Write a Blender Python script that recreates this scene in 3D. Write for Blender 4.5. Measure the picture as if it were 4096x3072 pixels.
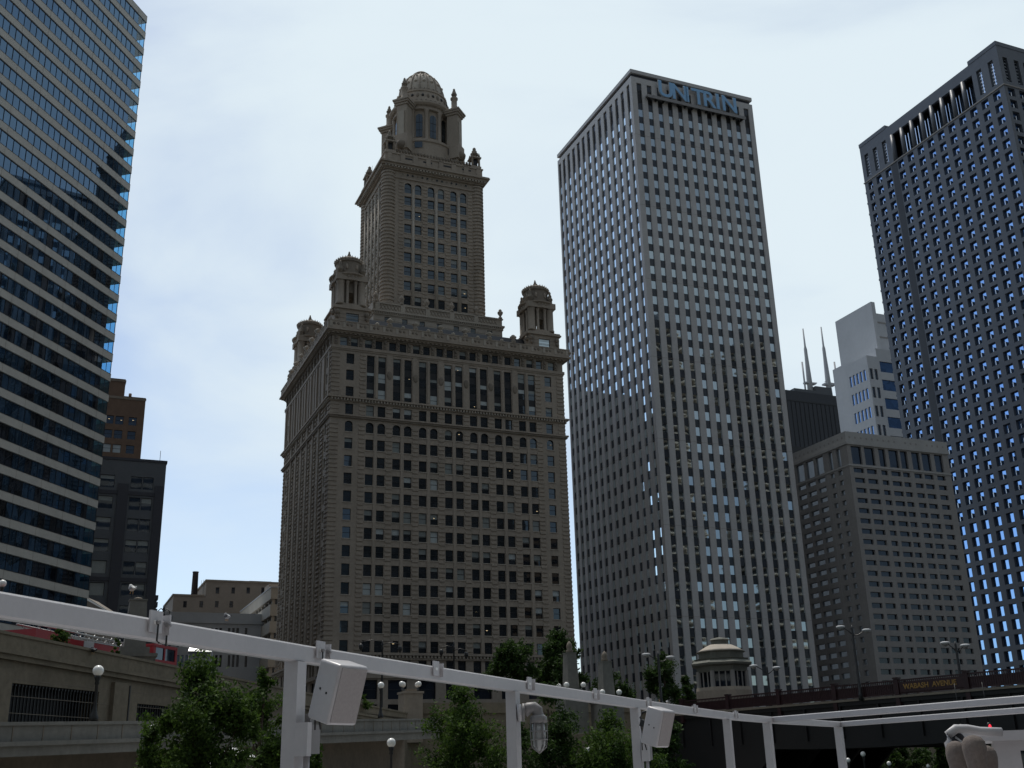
import bpy, math, random
from mathutils import Vector, Matrix
R = math.radians
rnd = random.Random(7)
for o in list(bpy.data.objects):
    bpy.data.objects.remove(o)
C = bpy.context.scene.collection
SC = bpy.context.scene

# ------------------------------------------------------------------ camera
F_PX, PITCH, ROLL = 4393.99, 0.34018, -0.028056
FW = Vector((0, math.cos(PITCH), math.sin(PITCH)))
UP0 = Vector((0, -math.sin(PITCH), math.cos(PITCH)))
RT0 = Vector((1, 0, 0))
RT = math.cos(ROLL) * RT0 + math.sin(ROLL) * UP0
UPV = -math.sin(ROLL) * RT0 + math.cos(ROLL) * UP0
cam = bpy.data.cameras.new('camera')
cam.sensor_fit = 'HORIZONTAL'; cam.sensor_width = 36.0
cam.lens = F_PX / 4096 * 36
cam.clip_start = 0.1; cam.clip_end = 6000
co = bpy.data.objects.new('camera', cam); C.objects.link(co)
M = Matrix.Identity(4)
for i in range(3):
    M[i][0] = RT[i]; M[i][1] = UPV[i]; M[i][2] = -FW[i]
co.matrix_world = M
SC.camera = co

def ray(px, py):
    d = (px - 2048) / F_PX * RT - (py - 1536) / F_PX * UPV + FW
    return d / math.hypot(d.x, d.y)
def at(px, py, dist): return ray(px, py) * dist
def proj(p):
    w = p.dot(FW)
    if w < .5: return None
    return 2048 + F_PX * p.dot(RT) / w, 1536 - F_PX * p.dot(UPV) / w

# ------------------------------------------------------------------ light
SUN_EL, SUN_AZ_VEC = 66, (-0.392, 0.920)
EXPOSURE = 0.22
SC.view_settings.view_transform = 'Standard'; SC.view_settings.look = 'None'
SC.view_settings.exposure = EXPOSURE; SC.view_settings.gamma = 1
sl = bpy.data.lights.new('sun', 'SUN'); sl.energy = 2.2; sl.angle = R(0.6); sl.color = (1, .95, .88)
so = bpy.data.objects.new('sun', sl); C.objects.link(so)
sd = Vector((SUN_AZ_VEC[0], SUN_AZ_VEC[1], 0)).normalized() * math.cos(R(SUN_EL)) + Vector((0, 0, math.sin(R(SUN_EL))))
so.rotation_euler = sd.to_track_quat('Z', 'Y').to_euler()
W = bpy.data.worlds.new('World'); SC.world = W; W.use_nodes = True
nt = W.node_tree; nt.nodes.clear()
def N(t, k, **kw):
    n = t.nodes.new(k)
    for a, b in kw.items(): setattr(n, a, b)
    return n
out = N(nt, 'ShaderNodeOutputWorld'); bg = N(nt, 'ShaderNodeBackground'); bg.inputs[1].default_value = 0.12
sky = N(nt, 'ShaderNodeTexSky', sky_type='NISHITA', sun_disc=False)
sky.sun_elevation = R(SUN_EL); sky.sun_rotation = math.atan2(sd.x, sd.y)
sky.air_density = 1.0; sky.dust_density = 0.6; sky.ozone_density = 1.0
tc = N(nt, 'ShaderNodeTexCoord')
mp = N(nt, 'ShaderNodeMapping'); mp.inputs['Scale'].default_value = (1.0, 1.0, 2.2)
n1 = N(nt, 'ShaderNodeTexNoise'); n1.inputs['Scale'].default_value = 2.3; n1.inputs['Detail'].default_value = 7; n1.inputs['Roughness'].default_value = .52
n1.inputs['Distortion'].default_value = .5
sep = N(nt, 'ShaderNodeSeparateXYZ')
nt.links.new(tc.outputs['Generated'], mp.inputs[0]); nt.links.new(mp.outputs[0], n1.inputs[0]); nt.links.new(tc.outputs['Generated'], sep.inputs[0])
mr = N(nt, 'ShaderNodeMapRange'); mr.inputs[1].default_value = .02; mr.inputs[2].default_value = .42; mr.inputs[3].default_value = -.14; mr.inputs[4].default_value = .36
nt.links.new(sep.outputs[2], mr.inputs[0])
ad = N(nt, 'ShaderNodeMath', operation='ADD'); nt.links.new(n1.outputs[0], ad.inputs[0]); nt.links.new(mr.outputs[0], ad.inputs[1])
rp = N(nt, 'ShaderNodeMapRange', interpolation_type='SMOOTHSTEP'); rp.inputs[1].default_value = .40; rp.inputs[2].default_value = .92
d2 = N(nt, 'ShaderNodeVectorMath', operation='DOT_PRODUCT'); d2.inputs[1].default_value = (-.83, .44, .34)
nt.links.new(tc.outputs['Generated'], d2.inputs[0])
m2_ = N(nt, 'ShaderNodeMapRange', interpolation_type='SMOOTHSTEP'); m2_.inputs[1].default_value = .60; m2_.inputs[2].default_value = .97; m2_.inputs[3].default_value = 0; m2_.inputs[4].default_value = -.36
nt.links.new(d2.outputs['Value'], m2_.inputs[0])
d3 = N(nt, 'ShaderNodeMapRange', interpolation_type='SMOOTHSTEP'); d3.inputs[1].default_value = -.6; d3.inputs[2].default_value = .4; d3.inputs[3].default_value = -.16; d3.inputs[4].default_value = 0
dd = N(nt, 'ShaderNodeVectorMath', operation='DOT_PRODUCT'); dd.inputs[1].default_value = (SUN_AZ_VEC[0], SUN_AZ_VEC[1], .1)
nt.links.new(tc.outputs['Generated'], dd.inputs[0]); nt.links.new(dd.outputs['Value'], d3.inputs[0])
a2 = N(nt, 'ShaderNodeMath', operation='ADD'); nt.links.new(ad.outputs[0], a2.inputs[0]); nt.links.new(m2_.outputs[0], a2.inputs[1])
a3 = N(nt, 'ShaderNodeMath', operation='ADD'); nt.links.new(a2.outputs[0], a3.inputs[0]); nt.links.new(d3.outputs[0], a3.inputs[1])
nt.links.new(a3.outputs[0], rp.inputs[0])
mxs = N(nt, 'ShaderNodeMix', data_type='RGBA'); mxs.inputs[7].default_value = (5.4, 6.15, 6.6, 1)
hs = N(nt, 'ShaderNodeHueSaturation'); hs.inputs['Saturation'].default_value = .85; hs.inputs['Value'].default_value = 1.0
nt.links.new(sky.outputs[0], hs.inputs['Color'])
nt.links.new(rp.outputs[0], mxs.inputs[0]); nt.links.new(hs.outputs[0], mxs.inputs[6])
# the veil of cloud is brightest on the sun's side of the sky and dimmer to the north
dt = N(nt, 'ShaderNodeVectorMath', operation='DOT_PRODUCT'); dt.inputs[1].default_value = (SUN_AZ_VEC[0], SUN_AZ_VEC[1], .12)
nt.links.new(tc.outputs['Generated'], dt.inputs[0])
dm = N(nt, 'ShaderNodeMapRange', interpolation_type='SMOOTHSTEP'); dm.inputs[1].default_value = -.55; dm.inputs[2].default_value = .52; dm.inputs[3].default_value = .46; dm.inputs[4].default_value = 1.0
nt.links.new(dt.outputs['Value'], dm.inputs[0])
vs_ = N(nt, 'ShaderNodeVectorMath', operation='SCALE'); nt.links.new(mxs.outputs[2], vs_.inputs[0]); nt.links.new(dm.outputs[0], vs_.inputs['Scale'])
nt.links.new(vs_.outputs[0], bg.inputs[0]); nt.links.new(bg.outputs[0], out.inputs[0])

# ------------------------------------------------------------------ materials
MATS = {}
def mat(name, col, rough=.8, var=.12, scale=.6, bump=0.0, metal=0.0, ior=1.5, spec=.5, emit=None, streak=0.0, bscale=None):
    if name in MATS: return MATS[name]
    m = bpy.data.materials.new(name); m.use_nodes = True
    t = m.node_tree; b = t.nodes['Principled BSDF']
    b.inputs['Roughness'].default_value = rough; b.inputs['Metallic'].default_value = metal
    b.inputs['IOR'].default_value = ior; b.inputs['Specular IOR Level'].default_value = spec
    g = N(t, 'ShaderNodeNewGeometry')
    if var > 0:
        n = N(t, 'ShaderNodeTexNoise'); n.inputs['Scale'].default_value = scale; n.inputs['Detail'].default_value = 6; n.inputs['Roughness'].default_value = .62
        mpn = N(t, 'ShaderNodeMapping'); mpn.inputs['Scale'].default_value = (1, 1, 1 - streak)
        t.links.new(g.outputs['Position'], mpn.inputs[0]); t.links.new(mpn.outputs[0], n.inputs[0])
        r = N(t, 'ShaderNodeMapRange'); r.inputs[1].default_value = .25; r.inputs[2].default_value = .75
        r.inputs[3].default_value = 1 - var; r.inputs[4].default_value = 1 + var
        t.links.new(n.outputs[0], r.inputs[0])
        n2 = N(t, 'ShaderNodeTexNoise'); n2.inputs['Scale'].default_value = scale * 7; n2.inputs['Detail'].default_value = 3
        t.links.new(g.outputs['Position'], n2.inputs[0])
        r2 = N(t, 'ShaderNodeMapRange'); r2.inputs[1].default_value = .3; r2.inputs[2].default_value = .7
        r2.inputs[3].default_value = 1 - var * .5; r2.inputs[4].default_value = 1 + var * .5
        t.links.new(n2.outputs[0], r2.inputs[0])
        mm = N(t, 'ShaderNodeMath', operation='MULTIPLY'); t.links.new(r.outputs[0], mm.inputs[0]); t.links.new(r2.outputs[0], mm.inputs[1])
        v = N(t, 'ShaderNodeVectorMath', operation='SCALE'); v.inputs[0].default_value = col[:3]
        t.links.new(mm.outputs[0], v.inputs['Scale']); t.links.new(v.outputs[0], b.inputs['Base Color'])
    else:
        b.inputs['Base Color'].default_value = (*col[:3], 1)
    if bump:
        nb = N(t, 'ShaderNodeTexNoise'); nb.inputs['Scale'].default_value = bscale or scale * 5; nb.inputs['Detail'].default_value = 3
        t.links.new(g.outputs['Position'], nb.inputs[0])
        bp = N(t, 'ShaderNodeBump'); bp.inputs['Strength'].default_value = bump; bp.inputs['Distance'].default_value = .05
        t.links.new(nb.outputs[0], bp.inputs['Height']); t.links.new(bp.outputs[0], b.inputs['Normal'])
    if emit:
        b.inputs['Emission Color'].default_value = (*emit[:3], 1); b.inputs['Emission Strength'].default_value = emit[3]
    MATS[name] = m
    return m
def glass(name, col, refl, tint=(1, 1, 1), wav=.004, rough=.02):
    """opaque window glass: dark room behind + mirror layer"""
    if name in MATS: return MATS[name]
    m = bpy.data.materials.new(name); m.use_nodes = True
    t = m.node_tree; t.nodes.clear()
    o = N(t, 'ShaderNodeOutputMaterial'); d = N(t, 'ShaderNodeBsdfDiffuse'); gl = N(t, 'ShaderNodeBsdfGlossy')
    gl.inputs['Roughness'].default_value = rough; gl.inputs['Color'].default_value = (*tint, 1)
    g = N(t, 'ShaderNodeNewGeometry')
    vo = N(t, 'ShaderNodeTexVoronoi'); vo.inputs['Scale'].default_value = .35
    t.links.new(g.outputs['Position'], vo.inputs[0])
    v = N(t, 'ShaderNodeVectorMath', operation='SCALE'); v.inputs[0].default_value = col
    r = N(t, 'ShaderNodeMapRange'); r.inputs[3].default_value = .35; r.inputs[4].default_value = 1.8
    sx = N(t, 'ShaderNodeSeparateColor'); t.links.new(vo.outputs['Color'], sx.inputs[0]); t.links.new(sx.outputs[0], r.inputs[0])
    t.links.new(r.outputs[0], v.inputs['Scale']); t.links.new(v.outputs[0], d.inputs[0])
    nb = N(t, 'ShaderNodeTexNoise'); nb.inputs['Scale'].default_value = .45; nb.inputs['Detail'].default_value = 2
    t.links.new(g.outputs['Position'], nb.inputs[0])
    sb = N(t, 'ShaderNodeVectorMath', operation='SUBTRACT'); sb.inputs[1].default_value = (.5, .5, .5); t.links.new(nb.outputs['Color'], sb.inputs[0])
    sc = N(t, 'ShaderNodeVectorMath', operation='SCALE'); sc.inputs['Scale'].default_value = wav; t.links.new(sb.outputs[0], sc.inputs[0])
    an = N(t, 'ShaderNodeVectorMath', operation='ADD'); t.links.new(g.outputs['Normal'], an.inputs[0]); t.links.new(sc.outputs[0], an.inputs[1])
    t.links.new(an.outputs[0], gl.inputs['Normal'])
    fr = N(t, 'ShaderNodeFresnel'); fr.inputs[0].default_value = 1.5
    rr = N(t, 'ShaderNodeMapRange'); rr.inputs[1].default_value = .04; rr.inputs[2].default_value = 1; rr.inputs[3].default_value = refl; rr.inputs[4].default_value = 1
    t.links.new(fr.outputs[0], rr.inputs[0])
    mx = N(t, 'ShaderNodeMixShader'); t.links.new(rr.outputs[0], mx.inputs[0]); t.links.new(d.outputs[0], mx.inputs[1]); t.links.new(gl.outputs[0], mx.inputs[2])
    t.links.new(mx.outputs[0], o.inputs[0])
    MATS[name] = m
    return m
def leafmat(name, c1, c2):
    m = bpy.data.materials.new(name); m.use_nodes = True
    t = m.node_tree; b = t.nodes['Principled BSDF']; b.inputs['Roughness'].default_value = .7; b.inputs['Specular IOR Level'].default_value = .2
    g = N(t, 'ShaderNodeNewGeometry'); n = N(t, 'ShaderNodeTexNoise'); n.inputs['Scale'].default_value = 1.3; n.inputs['Detail'].default_value = 4
    t.links.new(g.outputs['Position'], n.inputs[0])
    mr_ = N(t, 'ShaderNodeMath', operation='MULTIPLY_ADD'); mr_.inputs[1].default_value = .5; mr_.inputs[2].default_value = 0
    t.links.new(g.outputs['Random Per Island'], mr_.inputs[0])
    ad_ = N(t, 'ShaderNodeMath', operation='MULTIPLY_ADD'); ad_.inputs[1].default_value = .9; t.links.new(n.outputs[0], ad_.inputs[0]); t.links.new(mr_.outputs[0], ad_.inputs[2])
    rp_ = N(t, 'ShaderNodeMapRange'); rp_.inputs[1].default_value = .35; rp_.inputs[2].default_value = 1.05; t.links.new(ad_.outputs[0], rp_.inputs[0])
    mx = N(t, 'ShaderNodeMix', data_type='RGBA'); mx.inputs[6].default_value = (*c1, 1); mx.inputs[7].default_value = (*c2, 1)
    t.links.new(rp_.outputs[0], mx.inputs[0]); t.links.new(mx.outputs[2], b.inputs['Base Color'])
    tr = N(t, 'ShaderNodeBsdfTranslucent'); t.links.new(mx.outputs[2], tr.inputs[0])
    ms = N(t, 'ShaderNodeMixShader'); ms.inputs[0].default_value = .4
    t.links.new(b.outputs[0], ms.inputs[1]); t.links.new(tr.outputs[0], ms.inputs[2])
    t.links.new(ms.outputs[0], t.nodes['Material Output'].inputs[0])
    MATS[name] = m
    return m

STONE = mat('warm terracotta stone', (.315, .265, .215), .85, .16, .35, .25, streak=.7)
STONE_L = mat('pale setback stone', (.38, .335, .28), .85, .12, .4, .2)
STONE_D = mat('weathered and shaded dark stone', (.205, .172, .137), .85, .2, .5, .3)
MARBLE = mat('grey white marble', (.44, .425, .42), .6, .09, .3, .05, streak=.6)
MARBLE_D = mat('dark spandrel glass', (.035, .043, .055), .12, .2, .3)
CONC_T = mat('beige precast spandrel', (.47, .445, .40), .6, .1, .5, .05)
CONC_W = mat('grey precast concrete', (.27, .255, .245), .85, .1, .3, .1)
CONC_WL = mat('pale cornice concrete', (.36, .35, .34), .85, .1, .3, .1)
GRAN = mat('dark grey granite', (.095, .105, .125), .5, .12, .4, .05)
STEEL = mat('bright steel mullion', (.6, .62, .64), .25, .05, 1, metal=1)
BLACK = mat('black bronze metal', (.012, .012, .013), .45, .1, 1)
BLACKW = mat('black curtain wall', (.02, .021, .026), .35, .15, .05)
WHITE = mat('white painted steel', (.47, .455, .465), .35, .05, 3, .04, bscale=60)
GREYP = mat('grey painted metal', (.22, .21, .21), .5, .08, 4)
GLOBE = mat('white glass globe', (.86, .85, .82), .25, .03, 3, spec=.6)
RED = mat('fire engine red', (.30, .008, .014), .45, .08, 2)
CHROME = mat('ladder aluminium', (.32, .32, .32), .4, .1, 3, metal=.6)
MAROON = mat('maroon bridge paint', (.030, .010, .012), .5, .2, 2)
DKSTEEL = mat('dark bridge steel', (.008, .007, .008), .6, .2, 1)
GOLD = mat('dull gold letters', (.30, .17, .045), .5, .1, 4)
SIGNBL = mat('blue sign face', (.22, .42, .66), .3, .05, 1)
BRICK = mat('brown brick', (.155, .10, .07), .9, .15, .8, .2)
SLATE = mat('blue grey metal panel', (.082, .088, .098), .55, .1, .4)
SLATE_D = mat('dark blue pilaster', (.028, .028, .038), .5, .1, .5)
TAN = mat('tan brick', (.215, .185, .155), .9, .1, .4, .1)
LGREY = mat('light grey facade', (.38, .40, .42), .8, .08, .4, .1)
CREAM = mat('cream concrete', (.40, .36, .30), .8, .08, .4)
WALLST = mat('river wall limestone', (.20, .168, .122), .9, .24, .5, .4, streak=.75)
RAMPST = mat('grey ramp concrete', (.175, .17, .155), .9, .2, .5, .35, streak=.8)
ASPH = mat('asphalt', (.05, .05, .05), .9, .2, .3)
PAVE = mat('paving', (.25, .24, .22), .9, .15, .5)
BARK = mat('bark', (.07, .05, .035), .9, .2, 3, .3)
PALE = mat('pale granite tower', (.44, .45, .47), .7, .06, .1)
BLIND = mat('window blind behind glass', (.24, .26, .25), .12, .1, .8)
BLINDL = mat('light window blind behind glass', (.42, .46, .46), .12, .1, .8)
LAMPW = mat('warm lit ceiling lamp', (.8, .7, .5), .5, 0, emit=(1, .75, .42, .8))
G_J = glass('sash window glass', (.012, .013, .015), .115, (.78, .92, 1))
G_U = glass('tinted tower glass', (.02, .026, .032), .62, (.84, .96, 1), .006)
G_T = glass('blue banded glass', (.014, .03, .055), .16, (.45, .70, 1), .002)
G_D = glass('dark recessed glass', (.012, .016, .024), .07, (.8, .9, 1))
G_B = glass('blue recessed glass', (.014, .03, .065), .10, (.34, .56, .95))
LEAF1 = leafmat('bright locust leaves', (.014, .034, .008), (.085, .145, .024))
LEAF2 = leafmat('deep green leaves', (.012, .028, .009), (.055, .10, .022))
WATER = mat('river water', (.02, .045, .04), .12, .2, .2, .4)

# ------------------------------------------------------------------ helpers
class MB:
    def __init__(s, zb=0.0): s.v = []; s.f = []; s.m = []; s.sm = []; s.mats = []; s.zb = zb
    def mi(s, m):
        if m not in s.mats: s.mats.append(m)
        return s.mats.index(m)
    def face(s, pts, m, smooth=False):
        i = len(s.v); s.v += [tuple(p) for p in pts]
        s.f.append(tuple(range(i, i + len(pts)))); s.m.append(s.mi(m)); s.sm.append(smooth)
    def box(s, x0, x1, y0, y1, z0, z1, m, skip=''):
        p = [(x, y, z) for z in (z0, z1) for y in (y0, y1) for x in (x0, x1)]
        for k, q in (('b', (0, 2, 3, 1)), ('t', (4, 5, 7, 6)), ('f', (0, 1, 5, 4)), ('k', (2, 6, 7, 3)), ('l', (0, 4, 6, 2)), ('r', (1, 3, 7, 5))):
            if k not in skip: s.face([p[i] for i in q], m)
    def obox(s, c, ax, ay, az, hx, hy, hz, m):
        """oriented box: centre, three unit axes, half sizes"""
        c = Vector(c); p = [c + ax * (hx * i) + ay * (hy * j) + az * (hz * k) for k in (-1, 1) for j in (-1, 1) for i in (-1, 1)]
        for q in ((0, 2, 3, 1), (4, 5, 7, 6), (0, 1, 5, 4), (2, 6, 7, 3), (0, 4, 6, 2), (1, 3, 7, 5)): s.face([p[i] for i in q], m)
    def ring(s, a, b, m, smooth=True):
        n = len(a)
        for i in range(n): s.face([a[i], a[(i + 1) % n], b[(i + 1) % n], b[i]], m, smooth)
    def prism(s, poly, z0, z1, m, cap=True, smooth=False):
        a = [(x, y, z0) for x, y in poly]; b = [(x, y, z1) for x, y in poly]
        s.ring(a, b, m, smooth)
        if cap: s.face(b, m); s.face(a[::-1], m)
    def lathe(s, cx, cy, prof, m, n=16, smooth=True, a0=0.0, cap=True):
        rs = [[(cx + r * math.cos(a0 + 2 * math.pi * i / n), cy + r * math.sin(a0 + 2 * math.pi * i / n), z) for i in range(n)] for r, z in prof]
        for a, b in zip(rs, rs[1:]): s.ring(a, b, m, smooth)
        if cap: s.face(rs[-1], m); s.face(rs[0][::-1], m)
    def tube(s, pts, r, m, n=8, r2=None, smooth=True):
        pts = [Vector(p) for p in pts]; rr = []
        for i, p in enumerate(pts):
            d = (pts[min(i + 1, len(pts) - 1)] - pts[max(i - 1, 0)]).normalized()
            a = d.orthogonal().normalized() if abs(d.z) > .95 else d.cross(Vector((0, 0, 1))).normalized()
            b = d.cross(a); q = r if r2 is None else r + (r2 - r) * i / (len(pts) - 1)
            rr.append([p + a * (q * math.cos(2 * math.pi * k / n)) + b * (q * math.sin(2 * math.pi * k / n)) for k in range(n)])
        for a, b in zip(rr, rr[1:]): s.ring(a, b, m, smooth)
        s.face(rr[-1], m); s.face(rr[0][::-1], m)
    def sphere(s, c, r, m, n=14, k=9, sx=1, sy=1, sz=1):
        rs = []
        for j in range(1, k):
            t = math.pi * j / k
            rs.append([(c[0] + sx * r * math.sin(t) * math.cos(2 * math.pi * i / n), c[1] + sy * r * math.sin(t) * math.sin(2 * math.pi * i / n), c[2] + sz * r * math.cos(t)) for i in range(n)])
        for a, b in zip(rs, rs[1:]): s.ring(b, a, m)
        for i in range(n):
            s.face([(c[0], c[1], c[2] + sz * r), rs[0][i], rs[0][(i + 1) % n]], m, True)
            s.face([(c[0], c[1], c[2] - sz * r), rs[-1][(i + 1) % n], rs[-1][i]], m, True)
    def build(s, name, parent=None, merge=False):
        me = bpy.data.meshes.new(name)
        vs = [(x, y, z - s.zb) for x, y, z in s.v]
        me.from_pydata(vs, [], s.f)
        for m in s.mats: me.materials.append(m)
        me.polygons.foreach_set('material_index', s.m); me.polygons.foreach_set('use_smooth', s.sm)
        if merge or any(s.sm):
            import bmesh
            bm = bmesh.new(); bm.from_mesh(me); bmesh.ops.remove_doubles(bm, verts=bm.verts, dist=.0005)
            bmesh.ops.recalc_face_normals(bm, faces=bm.faces); bm.to_mesh(me); bm.free()
        me.update()
        o = bpy.data.objects.new(name, me); C.objects.link(o)
        if parent: o.parent = parent
        return o
def tag(o, label=None, cat=None, group=None, kind=None):
    if label: o['label'] = label
    if cat: o['category'] = cat
    if group: o['group'] = group
    if kind: o['kind'] = kind
    return o
def thing(name, label, cat, loc=(0, 0, 0), rz=0.0, group=None):
    o = bpy.data.objects.new(name, None); C.objects.link(o); o.empty_display_size = .5
    o.location = loc; o.rotation_euler = (0, 0, rz)
    o['rz'] = rz; del o['rz']
    return tag(o, label, cat, group)
def copy_tree(o, parent=None):
    c = o.copy(); C.objects.link(c)
    if parent: c.parent = parent
    for ch in list(o.children): copy_tree(ch, c)
    return c

STREET = 5.7
A0 = 0.4066376                       # street grid (Wacker Drive facades)
E0 = Vector((math.cos(A0), math.sin(A0), 0)); E1 = Vector((-math.sin(A0), math.cos(A0), 0))
AL = 1.3354787                       # direction of the embankment and the banded tower
L0 = Vector((math.cos(AL), math.sin(AL), 0)); L1 = Vector((-math.sin(AL), math.cos(AL), 0))

# facade tools: F(u, d, z) -> local xyz ; d = depth behind the wall plane
def FRONT(v=0.0): return lambda u, d, z: (u, v + d, z)
def LEFT(u0=0.0): return lambda v, d, z: (u0 + d, v, z)
def wall(mb, F, u0, u1, z0, z1, ops, depth, m, rm=None):
    us = sorted({u0, u1, *[x for o in ops for x in (o[0], o[1]) if u0 < x < u1]})
    zs = sorted({z0, z1, *[x for o in ops for x in (o[2], o[3]) if z0 < x < z1]})
    for za, zb in zip(zs, zs[1:]):
        zm = (za + zb) / 2; act = [o for o in ops if o[2] < zm < o[3]]
        st = None
        for ua, ub in zip(us, us[1:]):
            um = (ua + ub) / 2; hole = any(o[0] < um < o[1] for o in act)
            if hole:
                if st is not None: mb.face([F(st, 0, za), F(ua, 0, za), F(ua, 0, zb), F(st, 0, zb)], m); st = None
            elif st is None: st = ua
        if st is not None: mb.face([F(st, 0, za), F(u1, 0, za), F(u1, 0, zb), F(st, 0, zb)], m)
    rm = rm or m
    for a, b, c, d in ops:
        mb.face([F(a, 0, c), F(a, depth, c), F(a, depth, d), F(a, 0, d)], rm)
        mb.face([F(b, 0, c), F(b, 0, d), F(b, depth, d), F(b, depth, c)], rm)
        mb.face([F(a, 0, c), F(b, 0, c), F(b, depth, c), F(a, depth, c)], rm)
        mb.face([F(a, 0, d), F(a, depth, d), F(b, depth, d), F(b, 0, d)], rm)
def arch_fill(mb, F, a, b, ztop, m, n=8, d=.0):
    """spandrels that turn a rectangular opening into a round arch"""
    r = (b - a) / 2; c = (a + b) / 2; zc = ztop - r
    for sgn in (-1, 1):
        pts = [F(c + sgn * r, d, ztop)] + [F(c + sgn * r * math.cos(t), d, zc + r * math.sin(t)) for t in [math.pi / 2 * (1 - k / n) for k in range(n + 1)]]
        pts2 = [F(c, d, ztop)]
        for k in range(n):
            t0 = math.pi / 2 * (1 - k / n); t1 = math.pi / 2 * (1 - (k + 1) / n)
            mb.face([F(c + sgn * r, d, ztop), F(c + sgn * r * math.cos(t0), d, zc + r * math.sin(t0)), F(c + sgn * r * math.cos(t1), d, zc + r * math.sin(t1))], m)
def sash(fm, pm, F, a, b, c, d, dep, g, blind=0.0, bm=None, bar=True, fw=.07, fmat=None, lamp=False, tilt=0.0, bars=1):
    fmat = fmat or BLACK
    q = lambda mb, ua, ub, za, zb, dd, m: mb.face([F(ua, dd, za), F(ub, dd, za), F(ub, dd, zb), F(ua, dd, zb)], m)
    if fw:
        q(fm, a, a + fw, c, d, dep - .03, fmat); q(fm, b - fw, b, c, d, dep - .03, fmat)
        q(fm, a + fw, b - fw, d - fw, d, dep - .03, fmat); q(fm, a + fw, b - fw, c, c + fw, dep - .03, fmat)
        if bar:
            for k in range(1, bars + 1):
                zm = c + (d - c) * k / (bars + 1); q(fm, a + fw, b - fw, zm - .045, zm + .045, dep - .035, fmat)
    zb_ = d - (d - c) * blind
    t = tilt
    if blind < .99: pm.face([F(a, dep + t, c), F(b, dep - t, c), F(b, dep - t, zb_), F(a, dep + t, zb_)], g)
    if blind > .01: pm.face([F(a, dep, zb_), F(b, dep, zb_), F(b, dep, d), F(a, dep, d)], bm or BLIND)
    if lamp:
        x = a + (b - a) * rnd.uniform(.25, .7); z = c + (d - c) * rnd.uniform(.3, .8)
        q(pm, x, x + rnd.uniform(.12, .4), z, z + .07, dep - .012, LAMPW)
def windows(root, specs, zb, named=100):
    """the largest windows in view become parts (> pane), the rest one part"""
    mw = root.matrix_basis if False else (Matrix.Translation(root.location) @ Matrix.Rotation(root.rotation_euler[2], 4, 'Z'))
    def area(s):
        F, a, b, c, d, dep = s[:6]
        P = []
        for u, z in ((a, c), (b, c), (b, d), (a, d)):
            x, y, zz = F(u, dep, z)
            p = proj(mw @ Vector((x, y, zz - zb)))
            if p is None or not (-20 < p[0] < 4116 and -20 < p[1] < 3092): return 0
            P.append(p)
        ar = abs(sum(P[i][0] * P[(i + 1) % 4][1] - P[(i + 1) % 4][0] * P[i][1] for i in range(4))) / 2
        if s[6].get('hid'): ar *= .01
        return ar
    specs = sorted(specs, key=area, reverse=True)
    rest = MB(zb)
    for i, s in enumerate(specs):
        if i < named and area(s) > 1:
            fm = MB(zb); pm = MB(zb); kw = dict(s[6]); kw.pop('hid', None)
            sash(fm, pm, *s[:6], **kw)
            if fm.f:
                w = fm.build('window', root); pm.build('pane', w)
            else: pm.build('window', root)
        else:
            kw = dict(s[6]); kw.pop('hid', None); sash(rest, rest, *s[:6], **kw)
    if rest.f: tag(rest.build('window', root), kind='stuff')
def courses(mb, F, ua, ub, z0, z1, m, pitch=.8725, h=.50, proj_=.14, side=True):
    """rusticated blocks standing proud of the wall"""
    z = z0 + .1
    while z + h < z1:
        p = [F(ua, 0, z), F(ub, 0, z), F(ub, 0, z + h), F(ua, 0, z + h)]
        q = [F(ua, -proj_, z + .06), F(ub, -proj_, z + .06), F(ub, -proj_, z + h - .06), F(ua, -proj_, z + h - .06)]
        mb.face(q, m)
        for i in range(4): mb.face([p[i], p[(i + 1) % 4], q[(i + 1) % 4], q[i]], m)
        z += pitch
def band(mb, u0, u1, v0, v1, z0, z1, pr, m):
    """string course round a box"""
    mb.box(u0 - pr, u1 + pr, v0 - pr, v1 + pr, z0, z1, m)
def dentils(mb, u0, u1, v0, v1, z0, z1, pr, m, step=.7, w=.38):
    u = u0
    while u < u1: mb.box(u, u + w, v0 - pr, v0 - .01, z0, z1, m, 'k'); u += step
    v = v0
    while v < v1: mb.box(u0 - pr, u0 - .01, v, v + w, z0, z1, m, 'r'); v += step
def urn(mb, x, y, z, h, r, m):
    mb.lathe(x, y, [(r * .7, z), (r * .7, z + h * .12), (r * .35, z + h * .2), (r * .45, z + h * .3), (r, z + h * .55), (r * 1.02, z + h * .68), (r * .55, z + h * .78), (r * .6, z + h * .88), (r * .2, z + h)], m, 10)
def spike(mb, x, y, z, h, r, m, n=8):
    mb.lathe(x, y, [(r, z), (r, z + h * .3), (r * 1.25, z + h * .34), (r * 1.2, z + h * .42), (r * .8, z + h * .5), (r * .85, z + h * .6), (r * .45, z + h * .75), (r * .55, z + h * .85), (r * .05, z + h)], m, n)

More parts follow.
